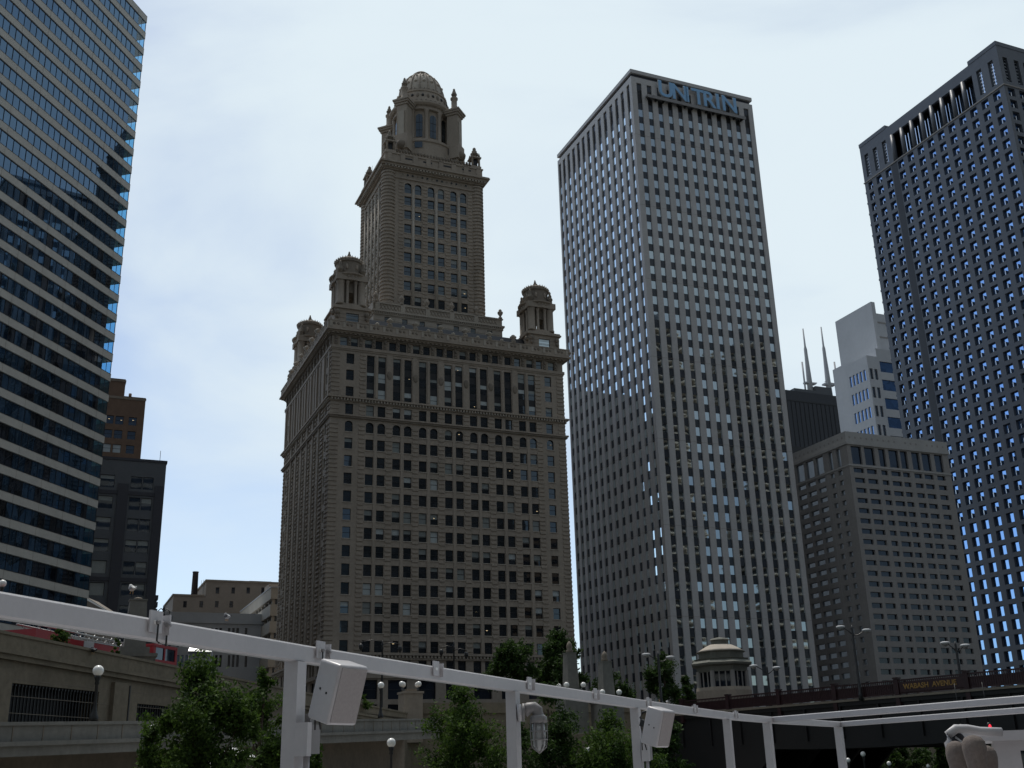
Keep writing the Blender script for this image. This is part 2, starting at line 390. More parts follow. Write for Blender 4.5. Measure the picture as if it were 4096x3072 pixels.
# ------------------------------------------------------------------ ornate stone tower (centre)
JP = Vector((-35.318, 201.935, STREET))
def jewel():
    zb = STREET; Wd, Dp = 50.37, 43.73
    root = thing('ornate_stone_tower', 'ornate brown stone high-rise with a round domed tower and domed corner turrets', 'building', JP, A0)
    S = []
    rows = [79.4, 75.95, 72.45, 68.9, 65.4] + [61.93 - 3.485 * k for k in range(13)]
    H = 2.18
    fc = [(2.95, 4.51)] + [(x + 5.448 * k, x + 5.448 * k + 1.57) for k in range(7) for x in (7.12, 9.47)] + [(46.0, 47.56)]
    kl = (Dp - 12.3) / 6
    lc = [(2.9, 4.4)] + [(6.6 + kl * k + x, 6.6 + kl * k + x + 1.4) for k in range(6) for x in (.2, 2.45)] + [(39.4, 40.9)]
    ops = {'f': [], 'l': []}
    wl = MB(zb); st = MB(zb); glz = MB(zb)
    for key, F, cols, L in (('f', FRONT(), fc, Wd), ('l', LEFT(), lc, Dp)):
        for ci, (a, b) in enumerate(cols):
            corner = ci in (0, len(cols) - 1)
            for ri, zt in enumerate(rows):
                if ri < 3 and not corner: continue
                ops[key].append((a, b, zt - H, zt))
                bl = rnd.random(); hid = key == 'l'
                S.append((F, a, b, zt - H, zt, .34, dict(g=G_J, blind=0 if bl < .72 else rnd.choice([.35, .5, .55, 1.0]), bm=BLIND if rnd.random() < .7 else BLINDL, lamp=(not hid and rnd.random() < .05), tilt=rnd.uniform(-.012, .012), hid=hid)))
                if ri == 4: arch_fill(wl, F, a, b, zt, STONE, d=-.002)
            if not corner:                                   # tall three-storey glazing
                ops[key].append((a, b, 70.25, 79.4))
                for k in range(3):
                    zt = 79.4 - 3.48 * k
                    S.append((F, a, b, zt - 2.2, zt, .3, dict(g=G_J, blind=rnd.choice([0, 0, .3, .4, .5, .9]), bm=rnd.choice([BLIND, BLINDL]), lamp=rnd.random() < .06, hid=key == 'l')))
                    if k < 2: st.face([F(a, .28, zt - 3.48), F(b, .28, zt - 3.48), F(b, .28, zt - 2.2), F(a, .28, zt - 2.2)], BLACK)
        # frieze storey: two windows in every bay
        nb = 10 if key == 'f' else 8
        for k in range(nb):
            p = L / nb * k
            for x in (1.6, 3.85) if key == 'f' else (1.7, 4.0):
                a = p + x - (.1 if x > 3 else 0); b = a + 1.45
                if b > L: continue
                ops[key].append((a, b, 80.95, 82.8))
                S.append((F, a, b, 80.95, 82.8, .3, dict(g=G_J, blind=rnd.choice([0, 0, 0, .4, .5]), tilt=rnd.uniform(-.012, .012), hid=key == 'l')))
        # lower storeys
        for ci, (a, b) in enumerate(cols):
            ops[key].append((a, b, 17.75, 19.9)); S.append((F, a, b, 17.75, 19.9, .4, dict(g=G_J, hid=True)))
        k0 = 0
        nb2 = 9 if key == 'f' else 8
        for k in range(nb2):
            a = L / nb2 * k + 1.0; b = L / nb2 * (k + 1) - 1.0
            for zA, zB in ((13.2, 16.6), (8.3, 12.3)):
                ops[key].append((a, b, zA, zB)); S.append((F, a, b, zA, zB, .6, dict(g=G_D, hid=True, bars=1)))
        wall(wl, F, 0, L, STREET, 84.0, ops[key], .42, STONE)
    wl.box(0, Wd, 0, Dp, STREET, 84.0, STONE, 'flbt'); wl.face([(0, 0, 84), (Wd, 0, 84), (Wd, Dp, 84), (0, Dp, 84)], STONE_D)
    wl.build('wall', root); st.build('spandrel_panel', root)
    # rusticated piers
    pf = [(-.02, 1.62), (5.70, 6.9)] + [(11.2 + 5.448 * k, 12.4 + 5.448 * k) for k in range(6)] + [(43.75, 44.95), (48.78, 50.39)]
    for i, (a, b) in enumerate(pf):
        mb = MB(zb); courses(mb, FRONT(), a, b, 21.6, 65.8, STONE); mb.build('rusticated_pier', root); mb = MB(zb); courses(mb, FRONT(), a, b, 66.6, 69.3, STONE)
        mb.build('rusticated_pier', root); mb = MB(zb)
        if i < 2 or i > 7: courses(mb, FRONT(), a, b, 70.3, 79.9, STONE)
        if i == 0:
            for za, zb2 in ((21.6, 65.8), (70.3, 79.9), (66.6, 69.3)): mq = MB(zb); courses(mq, LEFT(), 0, 1.62, za, zb2, STONE); mq.build('rusticated_pier', root)
        if 2 <= i <= 7:                                      # plain tall pier with an oval medallion
            c = (a + b) / 2
            mb.box(a, b, -.12, -.01, 70.3, 80, STONE, 'k')
            mb.sphere((c, -.14, 75.6), .55, STONE_D, 12, 6, 1, .35, 1.7)
        mb.build('rusticated_pier', root)
    for k in range(7):                                       # plain piers between wall ends and slim columns between window pairs
        mb = MB(zb); c = (8.69 + 9.47) / 2 + 5.448 * k
        mb.box(c - .3, c + .3, -.10, -.004, 21.6, 65.6, STONE, 'k'); mb.lathe(c, .12, [(.36, 70.3), (.3, 70.8), (.3, 79.0), (.4, 79.5)], STONE, 10)
        mb.build('slim_column', root)
    mb = MB(zb)
    for v in [1.5, 5.6] + [6.6 + kl * k for k in range(7)] + [42.2]:
        courses(mb, LEFT(), v - .55, v + .55, 21.6, 65.8, STONE, proj_=.26); courses(mb, LEFT(), v - .55, v + .55, 66.6, 69.3, STONE, proj_=.22)
        mb.box(-.32, -.02, v - .5, v + .5, 70.3, 80, STONE, 'r')
    for k in range(6):
        v = 6.6 + kl * k + 2.02; mb.box(-.3, -.004, v - .32, v + .32, 21.6, 79.8, STONE, 'r')
    mb.build('side_pier', root)
    # sill lines under the windows
    mb = MB(zb)
    for zt in rows[4:]:
        for a, b in fc: mb.box(a - .12, b + .12, -.12, -.003, zt - H - .18, zt - H - .02, STONE_L, 'k')
    mb.build('window_sill', root)
    # string courses and cornice
    mb = MB(zb); band(mb, 0, Wd, 0, Dp, 69.85, 70.2, .75, STONE); band(mb, 0, Wd, 0, Dp, 69.25, 69.4, .3, STONE); dentils(mb, 0, Wd, 0, Dp, 69.4, 69.85, .55, STONE_L, .62, .34)
    mb.build('dentil_course', root)
    mb = MB(zb); band(mb, 0, Wd, 0, Dp, 66.25, 66.55, .55, STONE); band(mb, 0, Wd, 0, Dp, 65.9, 66.25, .35, STONE_D); mb.build('string_course', root)
    mb = MB(zb); band(mb, 0, Wd, 0, Dp, 20.95, 21.4, .7, STONE); band(mb, 0, Wd, 0, Dp, 20.2, 20.5, .3, STONE); dentils(mb, 0, Wd, 0, Dp, 20.5, 20.95, .5, STONE_L, .7, .38)
    band(mb, 0, Wd, 0, Dp, 16.9, 17.4, .35, STONE); mb.build('base_course', root)
    mb = MB(zb); band(mb, 0, Wd, 0, Dp, 80.25, 80.85, .3, STONE); band(mb, 0, Wd, 0, Dp, 79.95, 80.25, .15, STONE); mb.build('sill_course', root)
    mb = MB(zb)
    for k in range(10):                                      # carved brackets between the frieze windows
        p = Wd / 10 * k
        for x in (.75, 3.42): mb.box(p + x - .3, p + x + .3, -.28, -.003, 81.0, 82.9, STONE_D, 'k'); mb.sphere((p + x, -.3, 82.3), .36, STONE_D, 8, 5, .8, .6, 1); mb.sphere((p + x, -.3, 81.5), .26, STONE_D, 8, 5, .8, .6, 1)
    for k in range(16):
        v = .8 + Dp / 16 * k; mb.box(-.35, -.003, v - .3, v + .3, 81.0, 82.9, STONE_D, 'r'); mb.sphere((-.35, v, 82.2), .36, STONE_D, 8, 5, .6, .8, 1)
    mb.build('frieze_bracket', root)
    mb = MB(zb)
    for z0, z1, p in ((82.9, 83.15, .35), (83.15, 83.4, .6), (83.4, 83.65, 1.0), (83.65, 84.0, 1.45), (84.0, 84.15, 1.3)): band(mb, 0, Wd, 0, Dp, z0, z1, p, STONE if z0 > 83.3 else STONE_D)
    dentils(mb, -.3, Wd, -.3, Dp, 83.16, 83.42, .55, STONE, .9, .45)
    mb.build('cornice', root)
    mb = MB(zb)                                              # carved balustrade
    o1, o2 = 1.15, .75
    for (x0, x1, y0, y1) in ((-o1, Wd + o1, -o1, -o2), (-o1, -o2, -o2, Dp + o1), (Wd + o2, Wd + o1, -o2, Dp + o1), (-o2, Wd + o2, Dp + o2, Dp + o1)):
        mb.box(x0, x1, y0, y1, 84.15, 85.55, STONE); mb.box(x0 - .1, x1 + .1, y0 - .1, y1 + .1, 85.55, 85.75, STONE)
    x = -.9
    while x < Wd + .9:
        mb.box(x, x + .5, -o1 - .09, -o1, 84.3, 85.5, STONE_L, 'k')
        for q in (.95, 1.75): mb.sphere((x + q, -o1, 85.0), .3, STONE_D, 8, 5, 1, .4, 1.1)
        x += 2.72
    y = -.9
    while y < Dp:
        mb.box(-o1 - .09, -o1, y, y + .5, 84.3, 85.5, STONE_L, 'r')
        mb.sphere((-o1, y + 1.4, 85.0), .32, STONE_D, 8, 5, .4, 1.4, 1.1); y += 2.72
    mb.build('balustrade', root)
    for k in range(7):
        for side in (0, 1):
            if side and k > 5: continue
            mb = MB(zb); x, y = (8.8 + 5.42 * k + 2.7, -.95) if not side else (-.95, 9.0 + 5.1 * k)
            if side == 0 and k == 6: continue
            mb.box(x - .45, x + .45, y - .35, y + .35, 85.75, 86.1, STONE); urn(mb, x, y, 86.1, 1.5, .72, STONE_L); mb.build('urn', root)
    for k in range(6):
        mb = MB(zb); mb.sphere((8.85 + 5.42 * k, -.95, 85.95), .42, STONE_L, 10, 6, 1, 1, .9); mb.build('ball_finial', root)
    # mansard roof strip and setback tier
    mb = MB(zb)
    mb.prism([(2, 2), (Wd - 2, 2), (Wd - 2, Dp - 2), (2, Dp - 2)], 84.0, 86.2, STONE_D)
    a = [(2, 2, 86.2), (Wd - 2, 2, 86.2), (Wd - 2, Dp - 2, 86.2), (2, Dp - 2, 86.2)]; b = [(3.2, 3.2, 88.6), (Wd - 3.2, 3.2, 88.6), (Wd - 3.2, Dp - 3.2, 88.6), (3.2, Dp - 3.2, 88.6)]
    mb.ring(a, b, BLACKW, False); mb.face(b, BLACKW); mb.build('mansard_roof', root)
    TU0, TU1, TV0, TV1 = 10.6, 40.0, 8.2, 35.6
    mb = MB(zb); tops = []
    for k in range(7): tops.append((TU0 + 2.4 + 3.9 * k, TU0 + 3.6 + 3.9 * k, 90.1, 91.9))
    wall(mb, FRONT(TV0), TU0, TU1, 88, 95.0, tops, .3, STONE_L)
    for o in tops: S.append((FRONT(TV0), *o, .25, dict(g=G_U, bar=False, hid=True)))
    mb.box(TU0, TU1, TV0, TV1, 88, 95.0, STONE_L, 'fb')
    for z in (89.0, 90, 91, 92): mb.box(TU0 - .03, TU1 + .03, TV0 - .03, TV0 - .002, z, z + .06, STONE_D, 'k')
    mb.build('setback_tier', root)
    mb = MB(zb); band(mb, TU0, TU1, TV0, TV1, 92.9, 93.3, .45, STONE_L); band(mb, TU0, TU1, TV0, TV1, 92.3, 92.55, .2, STONE_L); dentils(mb, TU0, TU1, TV0, TV1, 92.55, 92.9, .33, STONE_L, .5, .27)
    for k in range(5):                                       # pierced X balustrade
        x0 = TU0 + 1.4 + k * 5.6; 
        for j in range(6):
            xa = x0 + j * .72; 
            for p, q in (((xa, 93.6), (xa + .62, 94.75)), ((xa + .62, 93.6), (xa, 94.75))):
                mb.tube([(p[0], TV0 - .08, p[1]), (q[0], TV0 - .08, q[1])], .07, STONE, 4, smooth=False)
        mb.box(x0 - 1.1, x0 - .1, TV0 - .25, TV0 + .3, 93.3, 95.1, STONE_L)
    mb.box(TU0 - .2, TU1 + .2, TV0 - .22, TV0 + .2, 94.8, 95.1, STONE_L); mb.box(TU0 - .2, TU0 + .2, TV0, TV1, 93.3, 95.1, STONE_L)
    mb.build('pierced_parapet', root)
    for k in range(6):
        mb = MB(zb); x = TU0 + .4 + k * 5.72; urn(mb, x, TV0, 95.1, 2.3, .62, STONE); mb.build('urn', root)
    # corner turrets
    for ci, (cx, cy) in enumerate(((3.95, 3.95), (Wd - 3.95, 3.95), (3.95, Dp - 3.95), (Wd - 3.95, Dp - 3.95))):
        t = MB(zb)
        lx, ly = cx - 3.6, cy - 3.6
        F = lambda u, d, z, lx=lx, ly=ly: (lx + u, ly + d, z)
        wall(t, F, 0, 7.2, 84.2, 89.0, [(2.4, 5.0, 86.4, 88.2)], .3, STONE)
        S.append((F, 2.4, 5.0, 86.4, 88.2, .25, dict(g=G_U, bar=False)))
        FL = lambda v, d, z, lx=lx, ly=ly: (lx + d, ly + v, z)
        wall(t, FL, 0, 7.2, 84.2, 89.0, [(2.4, 4.8, 86.4, 88.0)], .3, STONE)
        t.box(lx, lx + 7.2, ly, ly + 7.2, 84.2, 89.0, STONE, 'flb')
        for z in (85.4, 86.2, 87, 87.8): t.box(lx - .04, lx + 7.24, ly - .04, ly - .003, z, z + .07, STONE_D, 'k')
        t.box(lx - .4, lx + 7.6, ly - .4, ly + 7.6, 89.0, 89.35, STONE); t.box(lx - .2, lx + 7.4, ly - .2, ly + 7.4, 89.35, 89.7, STONE)
        for dx in (.6, 6.6):
            t.sphere((lx + dx, ly - .25, 88.1), .55, STONE_D, 8, 6, 1, .7, 1.1); t.sphere((lx + dx, ly - .2, 87.2), .4, STONE_D, 8, 6, 1, .7, 1.2)
            t.sphere((lx - .25, ly + dx, 88.1), .55, STONE_D, 8, 6, .7, 1, 1.1)
        tb = t.build('corner_turret', root)
        m = MB(zb); m.lathe(cx, cy, [(3.75, 89.7), (3.75, 90.1), (3.5, 90.1), (3.5, 90.4)], STONE, 24, False)
        m.build('turret_base', tb)
        m = MB(zb)
        for k in range(4):                                   # four pairs of massive diagonal piers
            a = math.pi / 4 + k * math.pi / 2; px, py = cx + 3.1 * math.cos(a), cy + 3.1 * math.sin(a)
            m.lathe(px, py, [(.95, 90.4), (.95, 90.8), (.82, 90.9), (.8, 95.2), (.95, 95.5), (.95, 95.7)], STONE, 12)
        for k in range(36): pass
        m.build('turret_pier', tb)
        for k in range(4):
            for s_ in (-.5, .5):
                m = MB(zb); a = k * math.pi / 2 + s_ * .62; px, py = cx + 2.75 * math.cos(a), cy + 2.75 * math.sin(a)
                m.lathe(px, py, [(.42, 90.4), (.42, 90.7), (.32, 90.8), (.29, 94.9), (.44, 95.4), (.44, 95.7)], STONE, 10); m.build('turret_column', tb)
        m = MB(zb)                                           # inner cell with openings towards the four sides
        for k in range(4):
            a = math.pi / 4 + k * math.pi / 2
            c_, s_ = math.cos(a), math.sin(a)
            m.lathe(cx + 2.0 * math.cos(a), cy + 2.0 * math.sin(a), [(.62, 90.4), (.62, 95.7)], STONE_D, 6, False)
        m.lathe(cx, cy, [(2.1, 93.4), (2.1, 95.7)], STONE_D, 20, False)
        m.build('turret_cell', tb)
        m = MB(zb)
        m.lathe(cx, cy, [(3.55, 95.7), (3.6, 96.2), (3.45, 96.25), (3.5, 96.7), (4.0, 96.9), (4.05, 97.15), (3.3, 97.3)], STONE, 24, False)
        for k in range(4):
            a = math.pi / 4 + k * math.pi / 2; px, py = cx + 3.15 * math.cos(a), cy + 3.15 * math.sin(a)
            m.box(px - 1.05, px + 1.05, py - 1.05, py + 1.05, 95.7, 97.0, STONE)
        for k in range(28):
            a = 2 * math.pi * k / 28; m.box(cx + 3.5 * math.cos(a) - .1, cx + 3.5 * math.cos(a) + .1, cy + 3.5 * math.sin(a) - .1, cy + 3.5 * math.sin(a) + .1, 96.3, 96.75, STONE_L)
        m.build('turret_entablature', tb)
        m = MB(zb)
        m.lathe(cx, cy, [(2.95, 97.2), (2.95, 97.7), (2.72, 97.8), (2.72, 100.2), (3.0, 100.4), (3.0, 100.75)], STONE_D, 24, False)
        for k in range(8):
            a = math.pi / 8 + k * math.pi / 4; m.sphere((cx + 2.75 * math.cos(a), cy + 2.75 * math.sin(a), 99.0), .42, STONE, 10, 6, .7, .7, 1.5)
        for k in range(24):
            a = 2 * math.pi * k / 24; m.sphere((cx + 2.95 * math.cos(a), cy + 2.95 * math.sin(a), 100.9), .2, STONE, 6, 4, 1, 1, 1.3)
        m.build('turret_drum', tb)
        m = MB(zb); m.lathe(cx, cy, [(2.85, 100.7), (2.75, 101.05), (2.4, 101.45), (1.75, 101.8), (.9, 102.0), (.3, 102.05)], STONE_D, 24)
        for k in range(24):
            a = 2 * math.pi * k / 24; spike(m, cx + 2.55 * math.cos(a), cy + 2.55 * math.sin(a), 101.2, .5, .09, STONE_D, 4)
        m.build('turret_dome', tb)
        m = MB(zb); spike(m, cx, cy, 102.0, 1.75, .36, STONE_D); m.build('finial', tb)
        for k in range(4):
            m = MB(zb); a = math.pi / 4 + k * math.pi / 2; spike(m, cx + 3.35 * math.cos(a), cy + 3.35 * math.sin(a), 97.0, 3.3, .52, STONE_D); m.build('pinnacle', tb)
    # main tower shaft
    U0, U1, V0, V1 = 14.05, 37.2, 12.3, 31.4
    TW = U1 - U0
    FT = lambda u, d, z: (U0 + u, V0 + d, z); FTL = lambda v, d, z: (U0 + d, V0 + v, z)
    cols = [(4.45, 6.12), (6.92, 8.52), (10.0, 11.6), (12.45, 14.0), (15.5, 17.05), (17.9, 19.45)]
    cl = [(3.3 + 2.9 * k, 3.3 + 2.9 * k + 1.4) for k in range(5)]
    tr = [127.5] + [124.07 - 3.51 * k for k in range(9)]
    ops = {0: [], 1: []}
    tw = MB(zb)
    for key, F, cs in ((0, FT, cols), (1, FTL, cl)):
        for a, b in cs:
            for ri, zt in enumerate(tr):
                h = 2.25 if ri else 2.6
                ops[key].append((a, b, zt - h, zt))
                S.append((F, a, b, zt - h, zt, .35, dict(g=G_J, blind=rnd.choice([0, 0, 0, 0, 0, .5]), tilt=rnd.uniform(-.012, .012), lamp=rnd.random() < .06 and ri > 1, hid=key == 1)))
                if ri == 0: arch_fill(tw, F, a, b, zt, STONE, d=-.002)
    wall(tw, FT, 0, TW, 88, 131, ops[0], .4, STONE); wall(tw, FTL, 0, V1 - V0, 88, 131, ops[1], .4, STONE); tw.box(U0, U1, V0, V1, 88, 131, STONE, 'flb')
    tw.build('tower_shaft', root)
    for (px, py) in ((U0 + .9, V0 + .9), (U1 - .9, V0 + .9), (U0 + .9, V1 - .9), (U1 - .9, V1 - .9)):
        m = MB(zb); z = 94
        prof = []
        while z < 129.3:
            prof += [(1.42, z), (1.42, z + .12), (1.66, z + .22), (1.66, z + .62), (1.42, z + .72)]; z += .8775
        m.lathe(px, py, prof, STONE, 18, False); m.build('round_corner_pier', root)
    for a, b in ((3.1, 4.2), (8.75, 9.85), (14.2, 15.35), (19.7, 20.8)):
        m = MB(zb); courses(m, FT, a, b, 94, 128.4, STONE); m.build('rusticated_pier', root)
    for c in (6.52, 12.02, 17.48):
        m = MB(zb); m.lathe(U0 + c, V0 - .05, [(.36, 94), (.34, 126)], STONE_L, 10); m.build('slim_column', root)
    m = MB(zb)
    for k in range(6):
        v = 2.6 + 2.9 * k; courses(m, FTL, v - .5, v + .5, 94, 128, STONE, proj_=.25)
        if k < 5: m.lathe(U0 - .02, V0 + v + 1.45 + 1.0, [(.3, 94), (.3, 128)], STONE_L, 8)
    m.build('side_pier', root)
    m = MB(zb)
    for a, b in cols: 
        for zt in tr[1:]: m.box(U0 + a - .1, U0 + b + .1, V0 - .1, V0 - .003, zt - 2.43, zt - 2.27, STONE_L, 'k')
    m.build('window_sill', root)
    m = MB(zb)
    band(m, U0, U1, V0, V1, 128.3, 128.6, .3, STONE)
    for k in range(14):
        x = U0 + 4.0 + k * 1.18; mtl = G_D if k % 3 else STONE_D
        m.tube([(x, V0 + .05, 129.5), (x, V0 - .06, 129.5)], .36, STONE_L, 12, smooth=False); m.tube([(x, V0 + .05, 129.5), (x, V0 - .10, 129.5)], .27, BLACK if k % 3 else STONE_D, 12, smooth=False)
    for z0, z1, p in ((130.1, 130.4, .5), (130.4, 130.9, .85), (130.9, 131.4, 1.25), (131.4, 131.7, 1.7), (131.7, 131.95, 1.55)): band(m, U0, U1, V0, V1, z0, z1, p, STONE)
    dentils(m, U0 - .5, U1 + .5, V0 - .5, V1 + .5, 130.5, 130.85, .75, STONE_L, .75, .4)
    m.build('tower_cornice', root)
    m = MB(zb)
    m.box(U0 - .3, U1 + .3, V0 - .3, V1 + .3, 131.95, 134.3, STONE); 
    for k in range(8): m.box(U0 + .2 + k * 3.1, U0 + 1.3 + k * 3.1, V0 - .5, V0 - .303, 132.0, 134.5, STONE, 'k')
    for k in range(4): m.box(U0 + 4 + k * 4.8, U0 + 6.2 + k * 4.8, V0 - .34, V0 - .31, 133.4, 133.8, BLACK, 'k')
    m.box(U0 - .5, U1 + .5, V0 - .5, V1 + .5, 134.3, 134.6, STONE)
    m.box(U0 + 1.5, U1 - 1.5, V0 + 1.5, V1 - 1.5, 134.6, 136.4, STONE)
    x = U0 + 1.5
    while x < U1 - 1.5: m.sphere((x, V0 + 1.5, 136.5), .32, STONE_D, 6, 5, 1, 1, 1.5); x += .75
    y = V0 + 1.5
    while y < V1 - 1.5: m.sphere((U0 + 1.5, y, 136.5), .32, STONE_D, 6, 5, 1, 1, 1.5); y += .75
    m.build('tower_parapet', root)
    for (px, py) in ((U0 + 1.1, V0 + 1.1), (U1 - 1.1, V0 + 1.1), (U0 + 1.1, V1 - 1.1), (U1 - 1.1, V1 - 1.1)):
        m = MB(zb); m.box(px - 1.25, px + 1.25, py - 1.25, py + 1.25, 134.6, 135.4, STONE)
        for sx in (-1, 1):
            for sy in (-1, 1): m.lathe(px + sx * .85, py + sy * .85, [(.3, 135.4), (.26, 137.4), (.36, 137.6)], STONE, 8); spike(m, px + sx * .85, py + sy * .85, 137.9, 1.3, .25, STONE_D, 6)
        m.box(px - .55, px + .55, py - .55, py + .55, 135.4, 137.6, BLACK); m.box(px - 1.3, px + 1.3, py - 1.3, py + 1.3, 137.6, 137.95, STONE)
        spike(m, px, py, 137.9, 3.2, .8, STONE_D); m.build('tower_pinnacle', root)
    # drum, diagonal buttress piers and dome
    cx, cy = (U0 + U1) / 2, (V0 + V1) / 2
    m = MB(zb); RD = 6.35
    m.lathe(cx, cy, [(8.2, 136.0), (8.2, 140.2), (8.5, 140.4), (8.5, 141.0), (8.1, 141.3), (7.4, 141.5)], STONE, 32, False)
    m.lathe(cx, cy, [(RD, 141.0), (RD, 153.0)], STONE, 32, False); dr = m.build('drum', root)
    for k in range(12):
        a = math.pi * 2 * k / 12 + A0 * 0 + .13
        ux, uy = math.cos(a), math.sin(a); tx, ty = -uy, ux
        Fd = lambda u, d, z, ux=ux, uy=uy, tx=tx, ty=ty: (cx + ux * (RD + .12 - d) + tx * u, cy + uy * (RD + .12 - d) + ty * u, z)
        m = MB(zb); z1 = 148.2; w = .78
        pts = [Fd(-w, 0, 142.7), Fd(w, 0, 142.7), Fd(w, 0, z1)] + [Fd(w * math.cos(t * math.pi / 10), 0, z1 + w * math.sin(t * math.pi / 10)) for t in range(1, 10)] + [Fd(-w, 0, z1)]
        m.face(pts, G_J)
        for z in (144.5, 146.6): m.face([Fd(-w, -.03, z), Fd(w, -.03, z), Fd(w, -.03, z + .12), Fd(-w, -.03, z + .12)], BLACK)
        m.face([Fd(-.05, -.03, 142.7), Fd(.05, -.03, 142.7), Fd(.05, -.03, 148.8), Fd(-.05, -.03, 148.8)], BLACK)
        m.build('window', dr)
        a2 = a + math.pi / 12
        m = MB(zb); m.lathe(cx + (RD + .25) * math.cos(a2), cy + (RD + .25) * math.sin(a2), [(.62, 141.3), (.62, 141.9), (.48, 142.1), (.46, 149.2), (.66, 149.7), (.66, 150.1)], STONE, 10); m.build('drum_column', dr)
        if k % 2 == 0:
            m = MB(zb); Fq = lambda u, d, z, a=a: (cx + math.cos(a) * (8.35 - d) - math.sin(a) * u, cy + math.sin(a) * (8.35 - d) + math.cos(a) * u, z)
            m.face([Fq(-.9, 0, 138.6), Fq(.9, 0, 138.6), Fq(.9, 0, 140.2), Fq(-.9, 0, 140.2)], G_J); m.build('window', dr)
    m = MB(zb); m.lathe(cx, cy, [(RD + .2, 150.0), (7.1, 150.1), (7.0, 150.9), (7.5, 151.1), (7.9, 151.5), (7.9, 151.9), (7.1, 152.1)], STONE, 32, False)
    for k in range(40):
        a = 2 * math.pi * k / 40; m.sphere((cx + 7.35 * math.cos(a), cy + 7.35 * math.sin(a), 152.2), .3, STONE_D, 6, 5, 1, 1, 1.6)
        m.box(cx + 7.2 * math.cos(a) - .15, cx + 7.2 * math.cos(a) + .15, cy + 7.2 * math.sin(a) - .15, cy + 7.2 * math.sin(a) + .15, 150.95, 151.5, STONE_D)
    m.build('drum_cornice', dr)
    m = MB(zb); m.lathe(cx, cy, [(7.0, 152.0), (6.75, 153.2), (6.2, 155.6), (6.4, 155.7), (6.35, 156.2), (5.7, 156.4)], STONE, 32, False)
    for k in range(16):
        a = 2 * math.pi * k / 16 + .13; x, y = cx + 6.45 * math.cos(a), cy + 6.45 * math.sin(a)
        m.sphere((cx + 6.5 * math.cos(a + .2), cy + 6.5 * math.sin(a + .2), 154.2), .6, STONE_D, 8, 6, .6, .6, 1.3)
        m.sphere((x, y, 154.3), .5, BLACK, 6, 4, .8, .8, .9)
    for k in range(32):
        a = 2 * math.pi * k / 32; m.sphere((cx + 6.0 * math.cos(a), cy + 6.0 * math.sin(a), 156.5), .25, STONE_D, 6, 4, 1, 1, 1.5)
    m.build('attic_drum', root)
    m = MB(zb)
    prof = [(5.6 * math.cos(t * R(6)), 156.3 + 7.6 * math.sin(t * R(6))) for t in range(0, 13)]
    m.lathe(cx, cy, prof, STONE_L, 32)
    for k in range(16):                                      # ribs and scalloped panels of the dome
        a = 2 * math.pi * k / 16
        m.tube([(cx + (r + .05) * math.cos(a), cy + (r + .05) * math.sin(a), z + .03) for r, z in prof], .19, STONE, 6)
        for t in (4.0, 7.5):
            r_, z_ = 5.6 * math.cos(t * R(6)), 156.3 + 7.6 * math.sin(t * R(6)); b = a + math.pi / 16
            m.sphere((cx + r_ * math.cos(b), cy + r_ * math.sin(b), z_), .42 if t < 5 else .3, STONE_L, 8, 5)
    m.build('dome', root)
    m = MB(zb); m.lathe(cx, cy, [(2.2, 163.2), (2.25, 163.9), (2.0, 164.1), (1.6, 164.5), (.8, 164.75), (.2, 164.8)], STONE_D, 20); m.build('lantern', root)
    q = 6.3
    for sx, sy in ((-1, -1), (1, -1), (-1, 1), (1, 1)):
        px, py = cx + sx * q, cy + sy * q; m = MB(zb)
        d = Vector((sx, sy, 0)).normalized(); e = Vector((-d.y, d.x, 0))
        m.obox((px, py, 143.0), d, e, Vector((0, 0, 1)), 1.35, 1.3, 6.7, STONE)
        m.obox(Vector((px, py, 144.0)) + d * 1.36, d, e, Vector((0, 0, 1)), .25, .75, 3.8, STONE_L)
        for zc, hx, hz in ((149.9, 1.6, .3), (150.4, 1.9, .25), (150.85, 2.1, .22), (151.2, 1.5, .25)): m.obox((px, py, zc), d, e, Vector((0, 0, 1)), hx, hx, hz, STONE)
        m.obox((px, py, 139.5), d, e, Vector((0, 0, 1)), 1.75, 1.75, 2.0, STONE)
        # scrolled foot
        m.sphere((px + d.x * 1.6, py + d.y * 1.6, 138.6), 1.2, STONE_D, 12, 8)
        m.lathe(px, py, [(1.2, 151.4), (1.1, 152.0), (.75, 152.2), (.72, 154.5), (.95, 154.8), (.95, 155.1), (.5, 155.3)], STONE, 10)
        spike(m, px, py, 155.1, 2.9, .6, STONE_D); m.build('buttress_pier', root)
    # thin maintenance scaffolds on the tower roof
    for px, py in ((U1 - 3.0, V0 + 2.5), (U0 + 1.0, V1 - 4)):
        m = MB(zb)
        for k in range(3):
            for j in range(2): m.tube([(px + k * .9, py + j, 134.6), (px + k * .9, py + j, 139.6 - k)], .035, GREYP, 4)
        for z in (136, 137.4): m.tube([(px, py, z), (px + 1.8, py, z)], .03, GREYP, 4)
        m.build('scaffold', root)
    windows(root, S, zb)
    return root
jewel()

def fac(px, py, P, e):
    """where the sight line of a photo point meets the facade through P along e: (distance along e, height)"""
    n = Vector((-e.y, e.x, 0)); d = ray(px, py); Q = d * (P.dot(n) / d.dot(n)); return (Q - P).dot(e), Q.z
def text_mesh(body, size, extrude, m, offset=0.0):
    cu = bpy.data.curves.new('t', 'FONT'); cu.body = body; cu.size = size; cu.extrude = extrude; cu.offset = offset; cu.resolution_u = 4
    o = bpy.data.objects.new('t', cu); C.objects.link(o); dg = bpy.context.evaluated_depsgraph_get(); dg.update()
    me = bpy.data.meshes.new_from_object(o.evaluated_get(dg)); bpy.data.objects.remove(o); bpy.data.curves.remove(cu)
    me.materials.clear(); me.materials.append(m)
    return me

